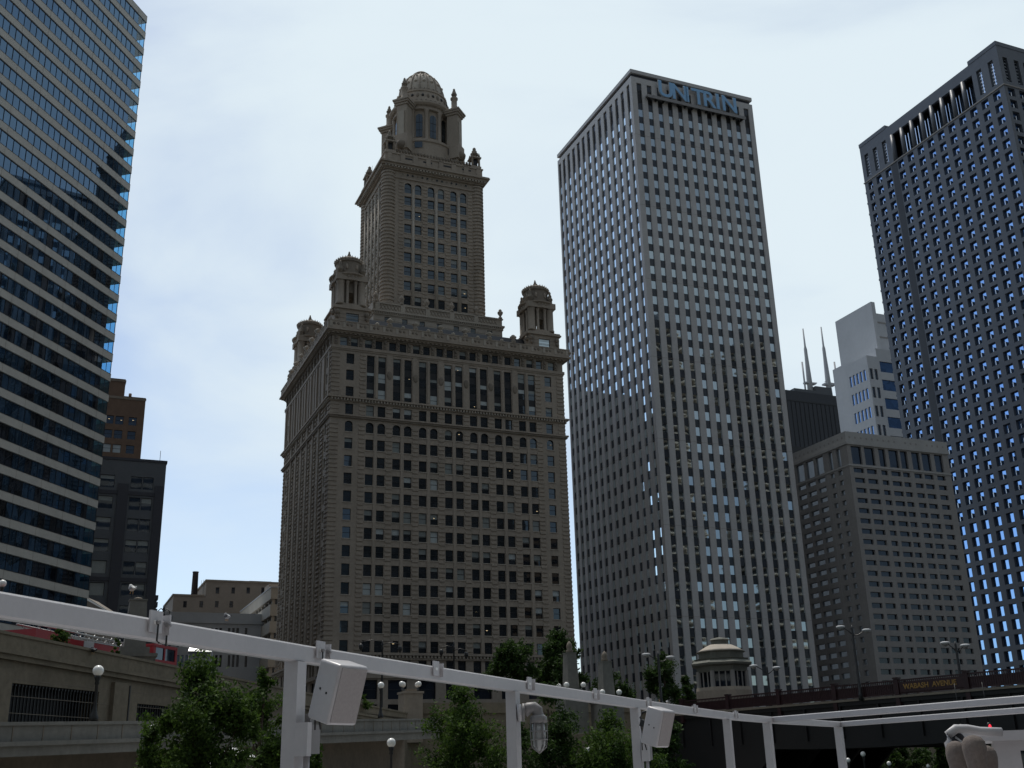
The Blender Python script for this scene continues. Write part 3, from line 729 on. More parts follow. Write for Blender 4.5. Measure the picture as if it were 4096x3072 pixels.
# ------------------------------------------------------------------ slim grey ribbed tower with the roof sign
UP_ = Vector((31.739, 232.714, STREET))
def ribbed():
    zb = STREET; Wd, Dp = 35.95, 43.2
    root = thing('ribbed_office_tower', 'grey white ribbed office tower with blue roof sign and checkered windows', 'building', UP_, A0)
    fc = [(1.46, 2.86), (4.36, 5.72), (7.22, 8.58), (10.1, 11.44), (12.97, 14.33), (15.82, 17.18), (18.68, 20.04), (21.52, 22.98), (24.40, 25.80), (27.28, 28.75), (30.15, 31.62), (33.10, 34.60)]
    lc = [(1.18, 2.55), (4.18, 5.72), (7.25, 8.80), (10.28, 11.9), (13.5, 15.2), (16.75, 18.5), (20.0, 21.75), (23.2, 24.9), (26.35, 28.0), (29.3, 31.0), (32.3, 34.0), (35.4, 37.1), (38.4, 40.0), (41.2, 42.6)]
    S = []; wl = MB(zb)
    for F, cs, L in ((FRONT(), fc, Wd), (LEFT(), lc, Dp)):
        ops = [(a, b, STREET + 6, 161.3) for a, b in cs]
        wall(wl, F, 0, L, STREET, 162.9, ops, .34, MARBLE)
        for a, b in cs:
            sp = MB(zb); sp.face([F(a, .33, STREET + 6), F(b, .33, STREET + 6), F(b, .33, 155.7), F(a, .33, 155.7)], MARBLE_D)
            sp.face([F(a, .33, 155.7), F(b, .33, 155.7), F(b, .33, 159.6), F(a, .33, 159.6)], BLACK)
            sp.face([F(a, .33, 159.6), F(b, .33, 159.6), F(b, .33, 161.3), F(a, .33, 161.3)], MARBLE_D)
            z = 155.9
            while z < 159.5: sp.face([F(a, .26, z), F(b, .26, z), F(b, .3, z + .16), F(a, .3, z + .16)], BLACK); z += .4
            for k in range(38): sp.face([F(a, .31, 153.74 - 3.876 * k), F(b, .31, 153.74 - 3.876 * k), F(b, .31, 153.86 - 3.876 * k), F(a, .31, 153.86 - 3.876 * k)], BLACK)
            sp.build('spandrel_strip', root)
            for k in range(37):
                zt = 153.74 - 3.876 * k
                S.append((F, a, b, zt - 1.98, zt, .29, dict(g=G_U, fw=0, tilt=rnd.uniform(-.010, .010), hid=F is not None and L == Dp)))
    wl.box(0, Wd, 0, Dp, STREET, 162.9, MARBLE, 'flbt'); wl.face([(0, 0, 162.9), (Wd, 0, 162.9), (Wd, Dp, 162.9), (0, Dp, 162.9)], MARBLE)
    for k in range(7):                                       # stone panel joints on the wide corner piers
        z = 30 + k * 19.38; wl.box(-.006, Wd + .006, -.006, -.003, z, z + .05, STONE_D, 'k'); wl.box(-.006, -.003, -.006, Dp, z, z + .05, STONE_D, 'r')
    wl.build('ribbed_wall', root)
    m = MB(zb); m.box(.5, Wd - .5, .5, Dp - .5, 162.9, 164.0, SLATE_D); m.build('roof_recess', root)
    m = MB(zb); m.box(-.05, Wd + .05, -.05, Dp + .05, 164.0, 165.0, MARBLE); m.build('roof_slab', root)
    m = MB(zb); m.box(3.7, 32.5, -1.3, -.02, 157.35, 157.75, GREYP); m.box(3.7, 32.5, -1.3, -1.1, 156.9, 157.35, GREYP)
    for k in range(14): m.box(4.2 + 2.1 * k, 4.5 + 2.1 * k, -1.1, -.03, 156.75, 157.3, BLACK)
    m.build('sign_walkway', root)
    # letters, each a part
    x = 7.25; word = 'UNITRIN'; adv = {'U': 3.75, 'N': 3.72, 'I': 1.75, 'T': 3.3, 'R': 3.65}
    tot = sum(adv[c] for c in word); kx = 22.6 / tot
    for c in word:
        me = text_mesh(c, 6.35, .16, SIGNBL, .10); me2 = text_mesh(c, 6.35, .12, MARBLE, .20)
        xs = [v.co.x for v in me.vertices]; w = max(xs) - min(xs)
        o = bpy.data.objects.new('sign_letter', me); C.objects.link(o); o.parent = root
        o.matrix_local = Matrix.Translation((x - min(xs), -.95, 158.42 - zb)) @ Matrix.Rotation(math.pi / 2, 4, 'X')
        e = bpy.data.objects.new('letter_rim', me2); C.objects.link(e); e.parent = o; e.location = (0, 0, -.12)
        x += (adv[c]) * kx
    windows(root, S, zb)
ribbed()

# ------------------------------------------------------------------ banded tower (left)
TP = Vector((-71.468, 183.579, STREET))
CLEAR = bpy.data.materials.new('clear corner glass'); CLEAR.use_nodes = True
_t = CLEAR.node_tree; _t.nodes.clear(); _o = N(_t, 'ShaderNodeOutputMaterial'); _a = N(_t, 'ShaderNodeBsdfTransparent'); _a.inputs[0].default_value = (.42, .72, .92, 1)
_g = N(_t, 'ShaderNodeBsdfGlossy'); _g.inputs['Roughness'].default_value = .02; _x = N(_t, 'ShaderNodeMixShader'); _x.inputs[0].default_value = .12
_t.links.new(_a.outputs[0], _x.inputs[1]); _t.links.new(_g.outputs[0], _x.inputs[2]); _t.links.new(_x.outputs[0], _o.inputs[0])
def banded():
    zb = STREET; Ln, Dp = 105.0, 42.0
    root = thing('banded_office_tower', 'tall office tower of beige bands and blue glass strips at the left edge', 'building', TP, AL)
    PIT = 3.8357
    for k in range(37):
        zt = 145.75 - PIT * k if k == 0 else 141.84 - PIT * (k - 1)
        zb_ = zt - (1.56 if k == 0 else 1.5)
        m = MB(zb)
        if zb_ < STREET + 1: break
        m.box(-Ln, 0, 0, Dp, zb_, zt, CONC_T)
        off = 3.05
        x = -off
        while x > -Ln: m.box(x - .03, x + .03, -.004, -.001, zb_ + .02, zt - .02, STONE_D, 'k'); x -= 6.1
        m.box(-Ln, 0, -.02, -.002, zb_ - .001, zb_ + .09, BLACK, 'k'); m.box(-Ln, 0, -.02, -.002, zt - .09, zt + .001, BLACK, 'k')
        m.build('spandrel_band', root)
        g1, g0 = zb_, zb_ - (PIT - 1.5)
        m = MB(zb); c = -2.7
        x = c; kx = 0
        while x > -Ln:
            w = 1.525
            tl = rnd.uniform(-.002, .002); gm = G_T
            if k > 13 and rnd.random() < .35: gm = G_D
            m.face([(x - w, .14 + tl, g0), (x, .14 - tl, g0), (x, .14 - tl, g1), (x - w, .14 + tl, g1)], gm)
            th = .055 if kx % 5 in (0, 1) else .012
            m.box(x - w - th / 2, x - w + th / 2, .06, .139, g0, g1, BLACK, 'kbt'); x -= w; kx += 1
        m.face([(c, .14, g0), (c, 9, g0), (c, 9, g1), (c, .14, g1)], SLATE_D)
        m.face([(c, 5, g0), (0, 5, g0), (0, 5, g1), (c, 5, g1)], SLATE_D)
        m.face([(-Ln, Dp - .1, g0), (-.1, Dp - .1, g0), (-.1, Dp - .1, g1), (-Ln, Dp - .1, g1)], G_T)
        m.face([(-.1, 5, g0), (-.1, Dp, g0), (-.1, Dp, g1), (-.1, 5, g1)], G_T)
        b = m.build('window_band', root)
        cgl = MB(zb)
        cgl.face([(c, .12, g0), (-.1, .12, g0), (-.1, .12, g1), (c, .12, g1)], CLEAR); cgl.face([(-.1, .12, g0), (-.1, 5, g0), (-.1, 5, g1), (-.1, .12, g1)], CLEAR)
        cgl.box(-.16, -.06, .07, .17, g0, g1, SLATE_D, 'bt'); cgl.box(c * .55 - .04, c * .55 + .04, .1, .16, g0, g1, SLATE_D, 'bt'); cgl.build('corner_pane', b)
    m = MB(zb); m.box(-80, -5.5, 1.2, 30, 145.75, 151.5, SLATE_D); m.build('penthouse', root)
banded()

# ------------------------------------------------------------------ dark granite tower (right)
BP = Vector((145.358, 273.351, STREET))
def granite():
    zb = STREET; Wd, Dp = 46.0, 60.8
    root = thing('dark_granite_tower', 'dark granite tower with a grid of deep blue windows at the right edge', 'building', BP, A0)
    lv = [3.1 + 4.49 * k for k in range(10)] + [49.45, 53.95, 58.2]
    fu = [2.6 + 4.45 * k for k in range(10)]
    S = []; wl = MB(zb); bars = []
    tops = [184.25 - 4.02 * k for k in range(44)]
    for F, cs, L, hw in ((LEFT(), lv, Dp, 1.3), (FRONT(), fu, Wd, 1.35)):
        ops = []
        for c in cs:
            if c > 57: hw2 = 1.0
            else: hw2 = hw
            for zt in tops:
                ops.append((c - hw2, c + hw2, zt - 2.75, zt))
                S.append((F, c - hw2, c + hw2, zt - 2.75, zt, .82, dict(g=G_B, fw=.06, bar=False, tilt=rnd.uniform(-.02, .02))))
            small = c < 10 or c > 48
            if small: ops.append((c - .95, c + .95, 186.4, 194.9)); S.append((F, c - .95, c + .95, 186.4, 194.9, .9, dict(g=G_D, fw=0)))
            else: ops.append((c - 1.75, c + 1.75, 185.4, 194.9)); S.append((F, c - 1.75, c + 1.75, 185.4, 194.9, 2.2, dict(g=G_D, fw=0)))
            bars.append((F, c, small))
        wall(wl, F, 0, L, STREET, 198.6, ops, .9, GRAN)
    wl.box(0, Wd, 0, Dp, STREET, 198.6, GRAN, 'flbt'); wl.face([(0, 0, 198.6), (Wd, 0, 198.6), (Wd, Dp, 198.6), (0, Dp, 198.6)], GRAN)
    wl.build('grid_wall', root)
    for F, c, small in bars:                                  # bright steel centre mullions, one strip of them per column
        m = MB(zb)
        for zt in tops[:30]:
            p = [F(c - .13, .25, zt - 2.6), F(c + .13, .25, zt - 2.6), F(c + .13, .25, zt - 1.3), F(c - .13, .25, zt - 1.3)]
            m.face(p, STEEL); q = [F(c - .13, .8, zt - 2.6), F(c + .13, .8, zt - 2.6), F(c + .13, .8, zt - 1.3), F(c - .13, .8, zt - 1.3)]
            for i in range(4): m.face([p[i], p[(i + 1) % 4], q[(i + 1) % 4], q[i]], GRAN)
        if small:
            z = 186.9
            while z < 194.4: m.face([F(c - .4, .25, z), F(c + .4, .25, z), F(c + .4, .45, z + .55), F(c - .4, .45, z + .55)], STEEL); z += 1.15
        m.build('steel_mullion', root)
    for k in range(10):
        v = 3.1 + 4.49 * k + 2.245
        if v < 10: continue
        m = MB(zb); m.lathe(.35, v, [(.72, 185.4), (.72, 194.9)], GRAN, 14); m.build('round_column', root)
    m = MB(zb); m.box(-.25, Wd + .25, -.25, Dp + .25, 184.75, 185.15, CONC_W); m.build('ledge', root)
    m = MB(zb); m.box(-.12, 14, -.12, 10.9, 198.6, 199.95, GRAN); m.box(-.12, 14, 47.8, Dp + .1, 198.6, 199.95, GRAN); m.build('corner_parapet', root)
    m = MB(zb)                                                # flat black strip painting the shade of a deep recess, rear corner
    m.box(-.02, -.006, 45.1, 47.75, STREET, 184.7, BLACK, 'r'); m.build('groove_shade_strip', root)
    m = MB(zb)
    for zt in tops[:40]: m.box(.3, 2, Dp, Dp + .55, zt - 3.1, zt - 2.4, GRAN)
    m.build('rear_sill', root)
    windows(root, S, zb)
granite()

# ------------------------------------------------------------------ grey hotel block between them
WP = Vector((77.339, 246.136, STREET))
def hotel():
    zb = STREET; Wd, Dp = 30.4, 27.5
    root = thing('grey_hotel_block', 'mid-rise grey concrete block with small dark windows and a pale dotted cornice', 'building', WP, A0)
    fu = [(1.12, 4.05), (4.95, 7.85), (9.15, 11.1), (12.1, 14.95), (15.58, 17.7), (19.0, 21.35), (22.1, 24.8), (26.0, 28.5)]
    lv = [(2.65, 4.1), (5.55, 6.95), (8.98, 11.9), (12.6, 15.72), (16.4, 19.55), (20.3, 23.4)]
    S = []; wl = MB(zb)
    for F, cs, L in ((FRONT(), fu, Wd), (LEFT(), lv, Dp)):
        ops = []
        for a, b in cs:
            ops.append((a - .03, b + .03, 65.4, 69.72)); S.append((F, a - .03, b + .03, 65.4, 69.72, .5, dict(g=G_D, fw=.06, bar=False)))
            for k in range(24):
                zt = 64.5 - 2.385 * k; ops.append((a, b, zt - 1.16, zt)); S.append((F, a, b, zt - 1.16, zt, .45, dict(g=G_D, fw=.05, bar=False, tilt=rnd.uniform(-.02, .02), blind=0)))
        wall(wl, F, 0, L, STREET, 70.0, ops, .5, CONC_W)
        for a, b in list(zip(cs, cs[1:])): 
            c = (a[1] + b[0]) / 2
            wl.face([F(c - .03, -.004, STREET), F(c + .03, -.004, STREET), F(c + .03, -.004, 65), F(c - .03, -.004, 65)], CONC_WL)
    wl.box(0, Wd, 0, Dp, STREET, 70.0, CONC_W, 'fl'); wl.build('wall', root)
    m = MB(zb); m.box(-.3, Wd + .3, -.3, Dp + .3, 70.0, 70.7, CONC_WL); m.box(-.12, Wd + .12, -.12, Dp + .12, 70.7, 73.1, CONC_WL); m.box(-.15, Wd + .15, -.15, Dp + .15, 64.85, 65.2, CONC_WL)
    m.build('cornice', root)
    m = MB(zb)
    for k in range(18):
        if k in (9, 13): continue
        m.tube([(1 + k * 1.65, -.1, 71.75), (1 + k * 1.65, -.13, 71.75)], .3, CONC_W, 10, smooth=False)
    for k in range(15): m.tube([(-.1, 1.2 + k * 1.6, 71.75), (-.13, 1.2 + k * 1.6, 71.75)], .3, CONC_W, 10, smooth=False)
    m.build('cornice_rosette', root)
    windows(root, S, zb)
hotel()

# ------------------------------------------------------------------ distant towers on the right
def far_right():
    P = at(3140, 1600, 950); P.z = STREET
    e = E0; zb = STREET
    root = thing('black_skyscraper', 'far black flat-topped skyscraper with two white roof antennas', 'building', P, A0)
    def lp(px, py, dv=0.0):
        u, z = fac(px, py, P + E1 * dv, e); return u, z
    u0, _ = lp(3100, 1600); u1, zt = lp(3391, 1590); _, z0 = lp(3142, 1560)
    m = MB(zb); m.box(u0 - 20, u1 + 25, 0, 68, STREET, zt, BLACKW)
    z = zt - 14
    m.box(u0 - 20, u1 + 25, -.4, -.01, zt - 58, zt - 52, BLACK, 'k'); m.box(u0 - 20, u1 + 25, -.4, -.01, zt - 10, zt - 9, BLACK, 'k')
    x = u0 - 20
    while x < u1 + 25: m.box(x, x + .5, -.35, -.012, STREET, zt - 10, BLACK, 'k'); x += 4.6
    m.build('curtain_wall', root)
    m = MB(zb); a, za = lp(3222, 1567); b, zb2 = lp(3370, 1574); m.box(a, b, 15, 50, zt, zt + 9, SLATE); a2, z3 = lp(3262, 1552, 20); b2, _ = lp(3325, 1552, 20); m.box(a2, b2, 20, 45, zt + 9, z3 + 2, SLATE); m.build('roof_plant', root)
    for pts in (((3213, 1315), (3225, 1470), (3240, 1560)), ((3283, 1308), (3296, 1450), (3316, 1552))):
        m = MB(zb); q = []
        for (x, y) in pts:
            u, z = lp(x, y, 25); q.append((u, z))
        ux = (q[0][0] + q[2][0]) / 2; zt_ = q[0][1]; zb_ = zt + 5
        H = zt_ - zb_
        m.lathe(ux, 25, [(2.9, zb_), (2.3, zb_ + H * .33), (1.6, zb_ + H * .6), (1.5, zb_ + H * .7), (.9, zb_ + H * .74), (.6, zt_)], PALE, 10)
        m.box(ux - 6, ux + 6, 23, 27, zb_ + H * .2, zb_ + H * .22, PALE)
        m.build('antenna_mast', root)
    for (x, y, x2) in ((3203, 1448, 3213), (3330, 1448, 3344)):
        u, z = lp((x + x2) / 2, y, 25); m = MB(zb); m.tube([(u, 25, zt), (u, 25, z)], .9, PALE, 6); d = 14 if x < 3250 else -14
        m.tube([(u, 25, zt + (z - zt) * .5), (u + d, 25, zt + (z - zt) * .52)], .6, PALE, 5); m.build('small_antenna', root)
    # pale stepped tower
    P = at(3462, 1400, 480); P.z = STREET
    root = thing('pale_stepped_tower', 'far pale stone tower with a tall slab shaft stepping up beside the granite tower', 'building', P, A0)
    Fl = lambda px, py: fac(px, py, P, E1); Fr = lambda px, py, dv=0: fac(px, py, P + E1 * dv, E0)
    S = []
    vl, zl = Fl(3378, 1462); _, zc = Fr(3460, 1420)
    wl = MB(zb); ops = []
    for k in range(5):
        for r in range(14):
            a = 2.0 + (vl - 3) / 5 * k; zt = zc - 6 - 8.6 * r; ops.append((a, a + (vl - 3) / 5 * .58, zt - 5, zt)); S.append((LEFT(), a, a + (vl - 3) / 5 * .58, zt - 5, zt, .5, dict(g=G_B, fw=0)))
    wall(wl, LEFT(), 0, vl, STREET, zc, ops, .6, PALE)
    ops = []
    ur, _ = Fr(3510, 1440)
    for k in range(2):
        for r in range(14):
            a = .12 * ur + ur * .45 * k; zt = zc - 6 - 8.6 * r; ops.append((a, a + ur * .28, zt - 5, zt)); S.append((FRONT(), a, a + ur * .28, zt - 5, zt, .5, dict(g=G_D, fw=0)))
    wall(wl, FRONT(), 0, ur, STREET, zc, ops, .6, PALE); wl.box(0, ur, 0, vl, STREET, zc, PALE, 'fl'); wl.build('lower_block', root)
    # right wing with blue glass strips, seen turning away
    u2, z2 = Fr(3530, 1430); _, zt2 = Fr(3575, 1370); wl = MB(zb); ops = []
    for r in range(26):
        zt = zt2 - 10 - 8.6 * r
        for a, b in ((ur + 1.2, ur + 15), (ur + 17, ur + 19.2), (ur + 21, ur + 23.5), (ur + 25.5, ur + 28)):
            ops.append((a, b, zt - 5, zt)); S.append((FRONT(.3), a, b, zt - 5, zt, .5, dict(g=G_B, fw=0)))
    wall(wl, FRONT(.3), ur, ur + 46, STREET, zt2 - 4, ops, .6, PALE); wl.box(ur, ur + 46, .3, 30, STREET, zt2 - 4, PALE, 'f'); wl.build('glass_wing', root)
    us, zs = Fr(3485, 1222, 14); ue, _ = Fr(3560, 1235, 14)
    m = MB(zb); m.box(us, us + (ue - us) * .2, 14, 40, STREET, zs + 2, PALE); m.box(us + (ue - us) * .2, us + 60, 15.2, 40, STREET, zs - 3, PALE); m.box(us + (ue - us) * .62, us + 60, 13, 15.2, STREET, zs - 34, PALE)
    for k in range(22): m.box(us + (ue - us) * .22, us + 60, 15.12, 15.19, zs - 8 - 7.4 * k, zs - 7.4 * k - 7.2, CONC_W, 'k')
    m.build('slab_shaft', root)
    windows(root, S, zb)
far_right()

# ------------------------------------------------------------------ buildings between the banded tower and the stone tower
def back_left():
    zb = STREET
    # brown brick tower
    P = at(583, 1600, 260); P.z = STREET
    root = thing('brown_brick_tower', 'brown brick tower with a stepped top behind the banded tower', 'building', P, A0)
    Fp = lambda px, py, dv=0: fac(px, py, P + E1 * dv, E0)
    _, zt = Fp(580, 1592); ua, za = Fp(437, 1505); ub, zb2 = Fp(505, 1512); _, zpk = Fp(455, 1500)
    S = []; wl = MB(zb); ops = []
    for r in range(16):
        for px_ in (448, 488, 541):
            u, z = Fp(px_, 1640 + 53 * 0); zt_ = zt - 5.0 - 3.42 * r
            ops.append((u - 1.25, u + .55, zt_ - 2.0, zt_)); S.append((FRONT(), u - 1.25, u + .55, zt_ - 2.0, zt_, .3, dict(g=G_D, blind=1.0 if (r == 2 and px_ < 500) or rnd.random() < .06 else 0, bm=BLINDL, lamp=(r == 0))))
    wall(wl, FRONT(), -34, 0, STREET, zt, ops, .35, BRICK); wl.box(-34, 0, 0, 24, STREET, zt, BRICK, 'f')
    wl.box(-34.1, .12, -.12, -.002, zt - .8, zt - .2, STONE_D, 'k'); wl.build('wall', root)
    m = MB(zb); m.box(ua - 22, ub, 1.0, 18, zt, zb2, BRICK); m.box(ua - 22.15, ub + .15, .85, 18, zb2 - .7, zb2 - .3, STONE_D)
    m.face([(ua - 4, .98, zb2), (ub - 3.4, .98, zb2), ((ua + ub) / 2 - 1.6, .98, zb2 + .9)], BRICK); m.build('upper_block', root)
    m = MB(zb); m.tube([(ub + 1.4, 3, zt), (ub + 1.4, 3, zt + 1.7)], .35, BRICK, 8); m.build('chimney_pot', root)
    windows(root, S, zb)
    # dark blue-grey panelled building
    P = at(666, 1855, 215); P.z = STREET
    root = thing('dark_panel_building', 'dark blue grey building with black vertical pilasters and a thin roof mast', 'building', P, A0)
    Fp = lambda px, py, dv=0: fac(px, py, P + E1 * dv, E0)
    _, zt = Fp(650, 1853); wl = MB(zb); S = []; ops = []
    bays = [(-12.4, -8.6, 'b'), (-6.3, -1.9, 'a')]
    for r in range(10):
        z1 = zt - 3.0 - 4.05 * r
        ops.append((-11.7, -9.1, z1 - 2.4, z1)); S.append((FRONT(), -11.7, -9.1, z1 - 2.4, z1, .3, dict(g=G_D, bar=False, blind=rnd.choice([.35, 1.0, .3]), bm=BLIND)))
        for a, b in ((-6.2, -4.2), (-4.0, -2.1)):
            ops.append((a, b, z1 - 2.4, z1)); S.append((FRONT(), a, b, z1 - 2.4, z1, .3, dict(g=G_D, bar=False, blind=rnd.choice([0, 0, .4, 0]))))
    wall(wl, FRONT(), -34, 0, STREET, zt, ops, .35, SLATE); wl.box(-34, 0, 0, 22, STREET, zt, SLATE, 'f'); wl.build('wall', root)
    for a, b in ((-8.4, -6.5), (-1.75, -.15)):
        m = MB(zb); m.box(a, b, -.4, -.01, STREET, zt - 4.6, SLATE_D, 'k'); m.build('pilaster', root)
    m = MB(zb)
    for z in (zt - 6.3, zt - 22.6): m.box(-34, -.15, -.2, -.011, z - .35, z + .35, SLATE_D, 'k')
    m.build('string_course', root)
    m = MB(zb); m.box(-34, .15, -.15, 22, zt, zt + .5, SLATE_D); m.build('roof_edge', root)
    m = MB(zb); m.tube([(-1.1, 2, zt + .4), (-1.1, 2, zt + 3.0)], .05, BLACK, 5); m.build('roof_mast', root)
    m = MB(zb); z = STREET
    while z < zt - 26: m.box(-.3, .45, -.3, 3, z, z + .8, SLATE_D); z += 1.25
    m.build('quoin', root)
    windows(root, S, zb)
    # tan brick block with chimney
    P = at(965, 2330, 330); P.z = STREET
    root = thing('tan_brick_block', 'low tan brick block with a stepped roof and a tall dark chimney', 'building', P, A0)
    Fp = lambda px, py, dv=0: fac(px, py, P + E1 * dv, E0)
    ur, zt = Fp(1087, 2335); ul, _ = Fp(826, 2330); ul2, zt2 = Fp(694, 2382)
    wl = MB(zb); S = []; ops = []
    for px_ in (870, 933, 993, 1052):
        u, z = Fp(px_, 2362); ops.append((u - .5, u + .5, z - .9, z + .9)); S.append((FRONT(), u - .5, u + .5, z - .9, z + .9, .3, dict(g=G_D)))
    for px_ in (740, 805, 867, 925):
        u, z = Fp(px_, 2417); ops.append((u - .5, u + .5, z - .9, z + .9)); S.append((FRONT(), u - .5, u + .5, z - .9, z + .9, .3, dict(g=G_D)))
    o1 = [o for o in ops if o[0] > ul]; o2 = [o for o in ops if o[0] <= ul]
    wall(wl, FRONT(), ul, ur + 6, STREET, zt, o1, .3, TAN); wall(wl, FRONT(), ul2, ul, STREET, zt2, o2, .3, TAN)
    wl.box(ul, ur + 6, 0, 24, STREET, zt, TAN, 'f'); wl.box(ul2, ul, 0, 24, STREET, zt2, TAN, 'fr'); wl.build('wall', root)
    m = MB(zb); m.box(ul - .3, ur + 6, -.35, 24, zt, zt + .5, STONE_D); m.box(ul2 - .3, ul - .3, -.35, 24, zt2, zt2 + .45, STONE_D); u, z = Fp(1048, 2330); m.box(u - 3, u + 3.5, 4, 9, zt + .5, zt + 1.3, BLACK); m.build('coping', root)
    u, z = Fp(783, 2287, 6); m = MB(zb); m.lathe(u, 6, [(.95, zt2), (.82, z - .3), (.92, z - .25), (.92, z)], SLATE_D, 14); m.build('chimney', root)
    m = MB(zb); u, z = Fp(822, 2325); m.tube([(u - .4, 1, zt2), (u - .4, 1, z + .6)], .06, GREYP, 4); m.tube([(u - 1, 1, zt2), (u - 1, 1, z + .4)], .06, GREYP, 4); m.build('roof_ladder', root)
    windows(root, S, zb)
    # light grey facade in front of it
    P = at(970, 2440, 285); P.z = STREET
    root = thing('light_grey_facade_block', 'light grey stone block with grouped tall windows below the chimney building', 'building', P, A0)
    Fp = lambda px, py, dv=0: fac(px, py, P + E1 * dv, E0)
    ul, zt = Fp(668, 2446); wl = MB(zb); S = []; ops = []
    for row, (ya, yb) in enumerate(((2512, 2537), (2562, 2588), (2620, 2668))):
        for px_ in range(572, 990, 17):
            if (px_ // 17) % 4 == 0: continue
            u, z1 = Fp(px_, ya); u2, _ = Fp(px_ + 10, ya); _, z0 = Fp(px_, yb)
            if u < ul - 6.5: continue
            ops.append((u, u2, z0, z1)); S.append((FRONT(), u, u2, z0, z1, .3, dict(g=G_D, bar=row > 0)))
    wall(wl, FRONT(), ul - 7, 6, STREET - 1, zt, ops, .3, LGREY); wl.box(ul - 7, 6, 0, 20, STREET - 1, zt, LGREY, 'f')
    _, zc = Fp(900, 2490); wl.box(ul - 7.2, 6, -.3, -.003, zc - .3, zc + .2, LGREY, 'k'); wl.build('wall', root)
    windows(root, S, zb)
    # white banded garage-like block
    P = at(1085, 2352, 275); P.z = STREET
    root = thing('cream_banded_block', 'cream concrete block with open dark storeys at the left foot of the stone tower', 'building', P, A0)
    _, zt = fac(1085, 2350, P, E0); _, zs = fac(1085, 2395, P, E0); _, zn = fac(1090, 2425, P, E0)
    sp = zt - zs; pit = zt - fac(1085, 2417, P, E0)[1]
    for k in range(12):
        z1 = zt - pit * k; z0 = z1 - sp
        if z0 < STREET: break
        m = MB(zb); m.box(0, 30, 0, 44, z0, z1, CREAM)
        if k == 0: m.box(-.15, 30, -.15, 44, z1, z1 + .25, PALE)
        m.build('parapet_band', root)
        m = MB(zb)
        for v in [0.5 + 4.4 * j for j in range(10)]: m.box(.45, 1.2, v, v + .5, z0 - (pit - sp), z0, CREAM, 'bt')
        for u in [.5 + 4 * j for j in range(5)]: m.box(u, u + .6, .45, 1.0, z0 - (pit - sp), z0, CREAM, 'bt')
        m.box(1.0, 30, .8, 44, z0 - (pit - sp), z0, G_D, 'bt'); m.build('window_band', root)
    m = MB(zb); u, z = fac(1112, 2320, P, E0); m.box(u - 1, u + 10, 6, 12, zt, z, STONE); m.build('roof_box', root)
back_left()

# ------------------------------------------------------------------ ground, water, embankment
def flat(name, pts, m, z=None):
    mb = MB(); mb.face([(p[0], p[1], p[2] if z is None else z) for p in pts], m); o = mb.build(name); o['kind'] = 'structure'; return o
W0 = Vector((-22.866, 60.845, 0)); R0 = Vector((-17.340, 46.897, 0))
BA = Vector((16.435, 118.130, 0)); BANG = R(-55.3276); BD = Vector((math.cos(BANG), math.sin(BANG), 0)); BN = Vector((-BD.y, BD.x, 0))
wl_ = lambda u, v=0: W0 + L0 * u + L1 * v
rl_ = lambda u, v=0: R0 + L0 * u + L1 * v
br_ = lambda u, v=0: BA + BD * u + BN * v
flat('water', [(-900, -700), (900, -700), (900, 900), (-900, 900)], WATER, -4.0)
flat('street', [wl_(-70, .4), wl_(52, .4), br_(-4, 0), br_(-4, 18), br_(-4, 18) + E0 * 700, Vector((900, 2500, 0)), Vector((-1500, 2500, 0)), Vector((-1500, 60, 0))], ASPH, STREET)
flat('riverwalk', [rl_(-60, .8), rl_(60, .8), br_(4, 0), br_(4, 18), br_(4, 18) + E0 * 300, br_(14, 18) + E0 * 300, br_(14, 18), br_(14, -20), rl_(60, -12), rl_(-60, -12)], PAVE, -2.2)
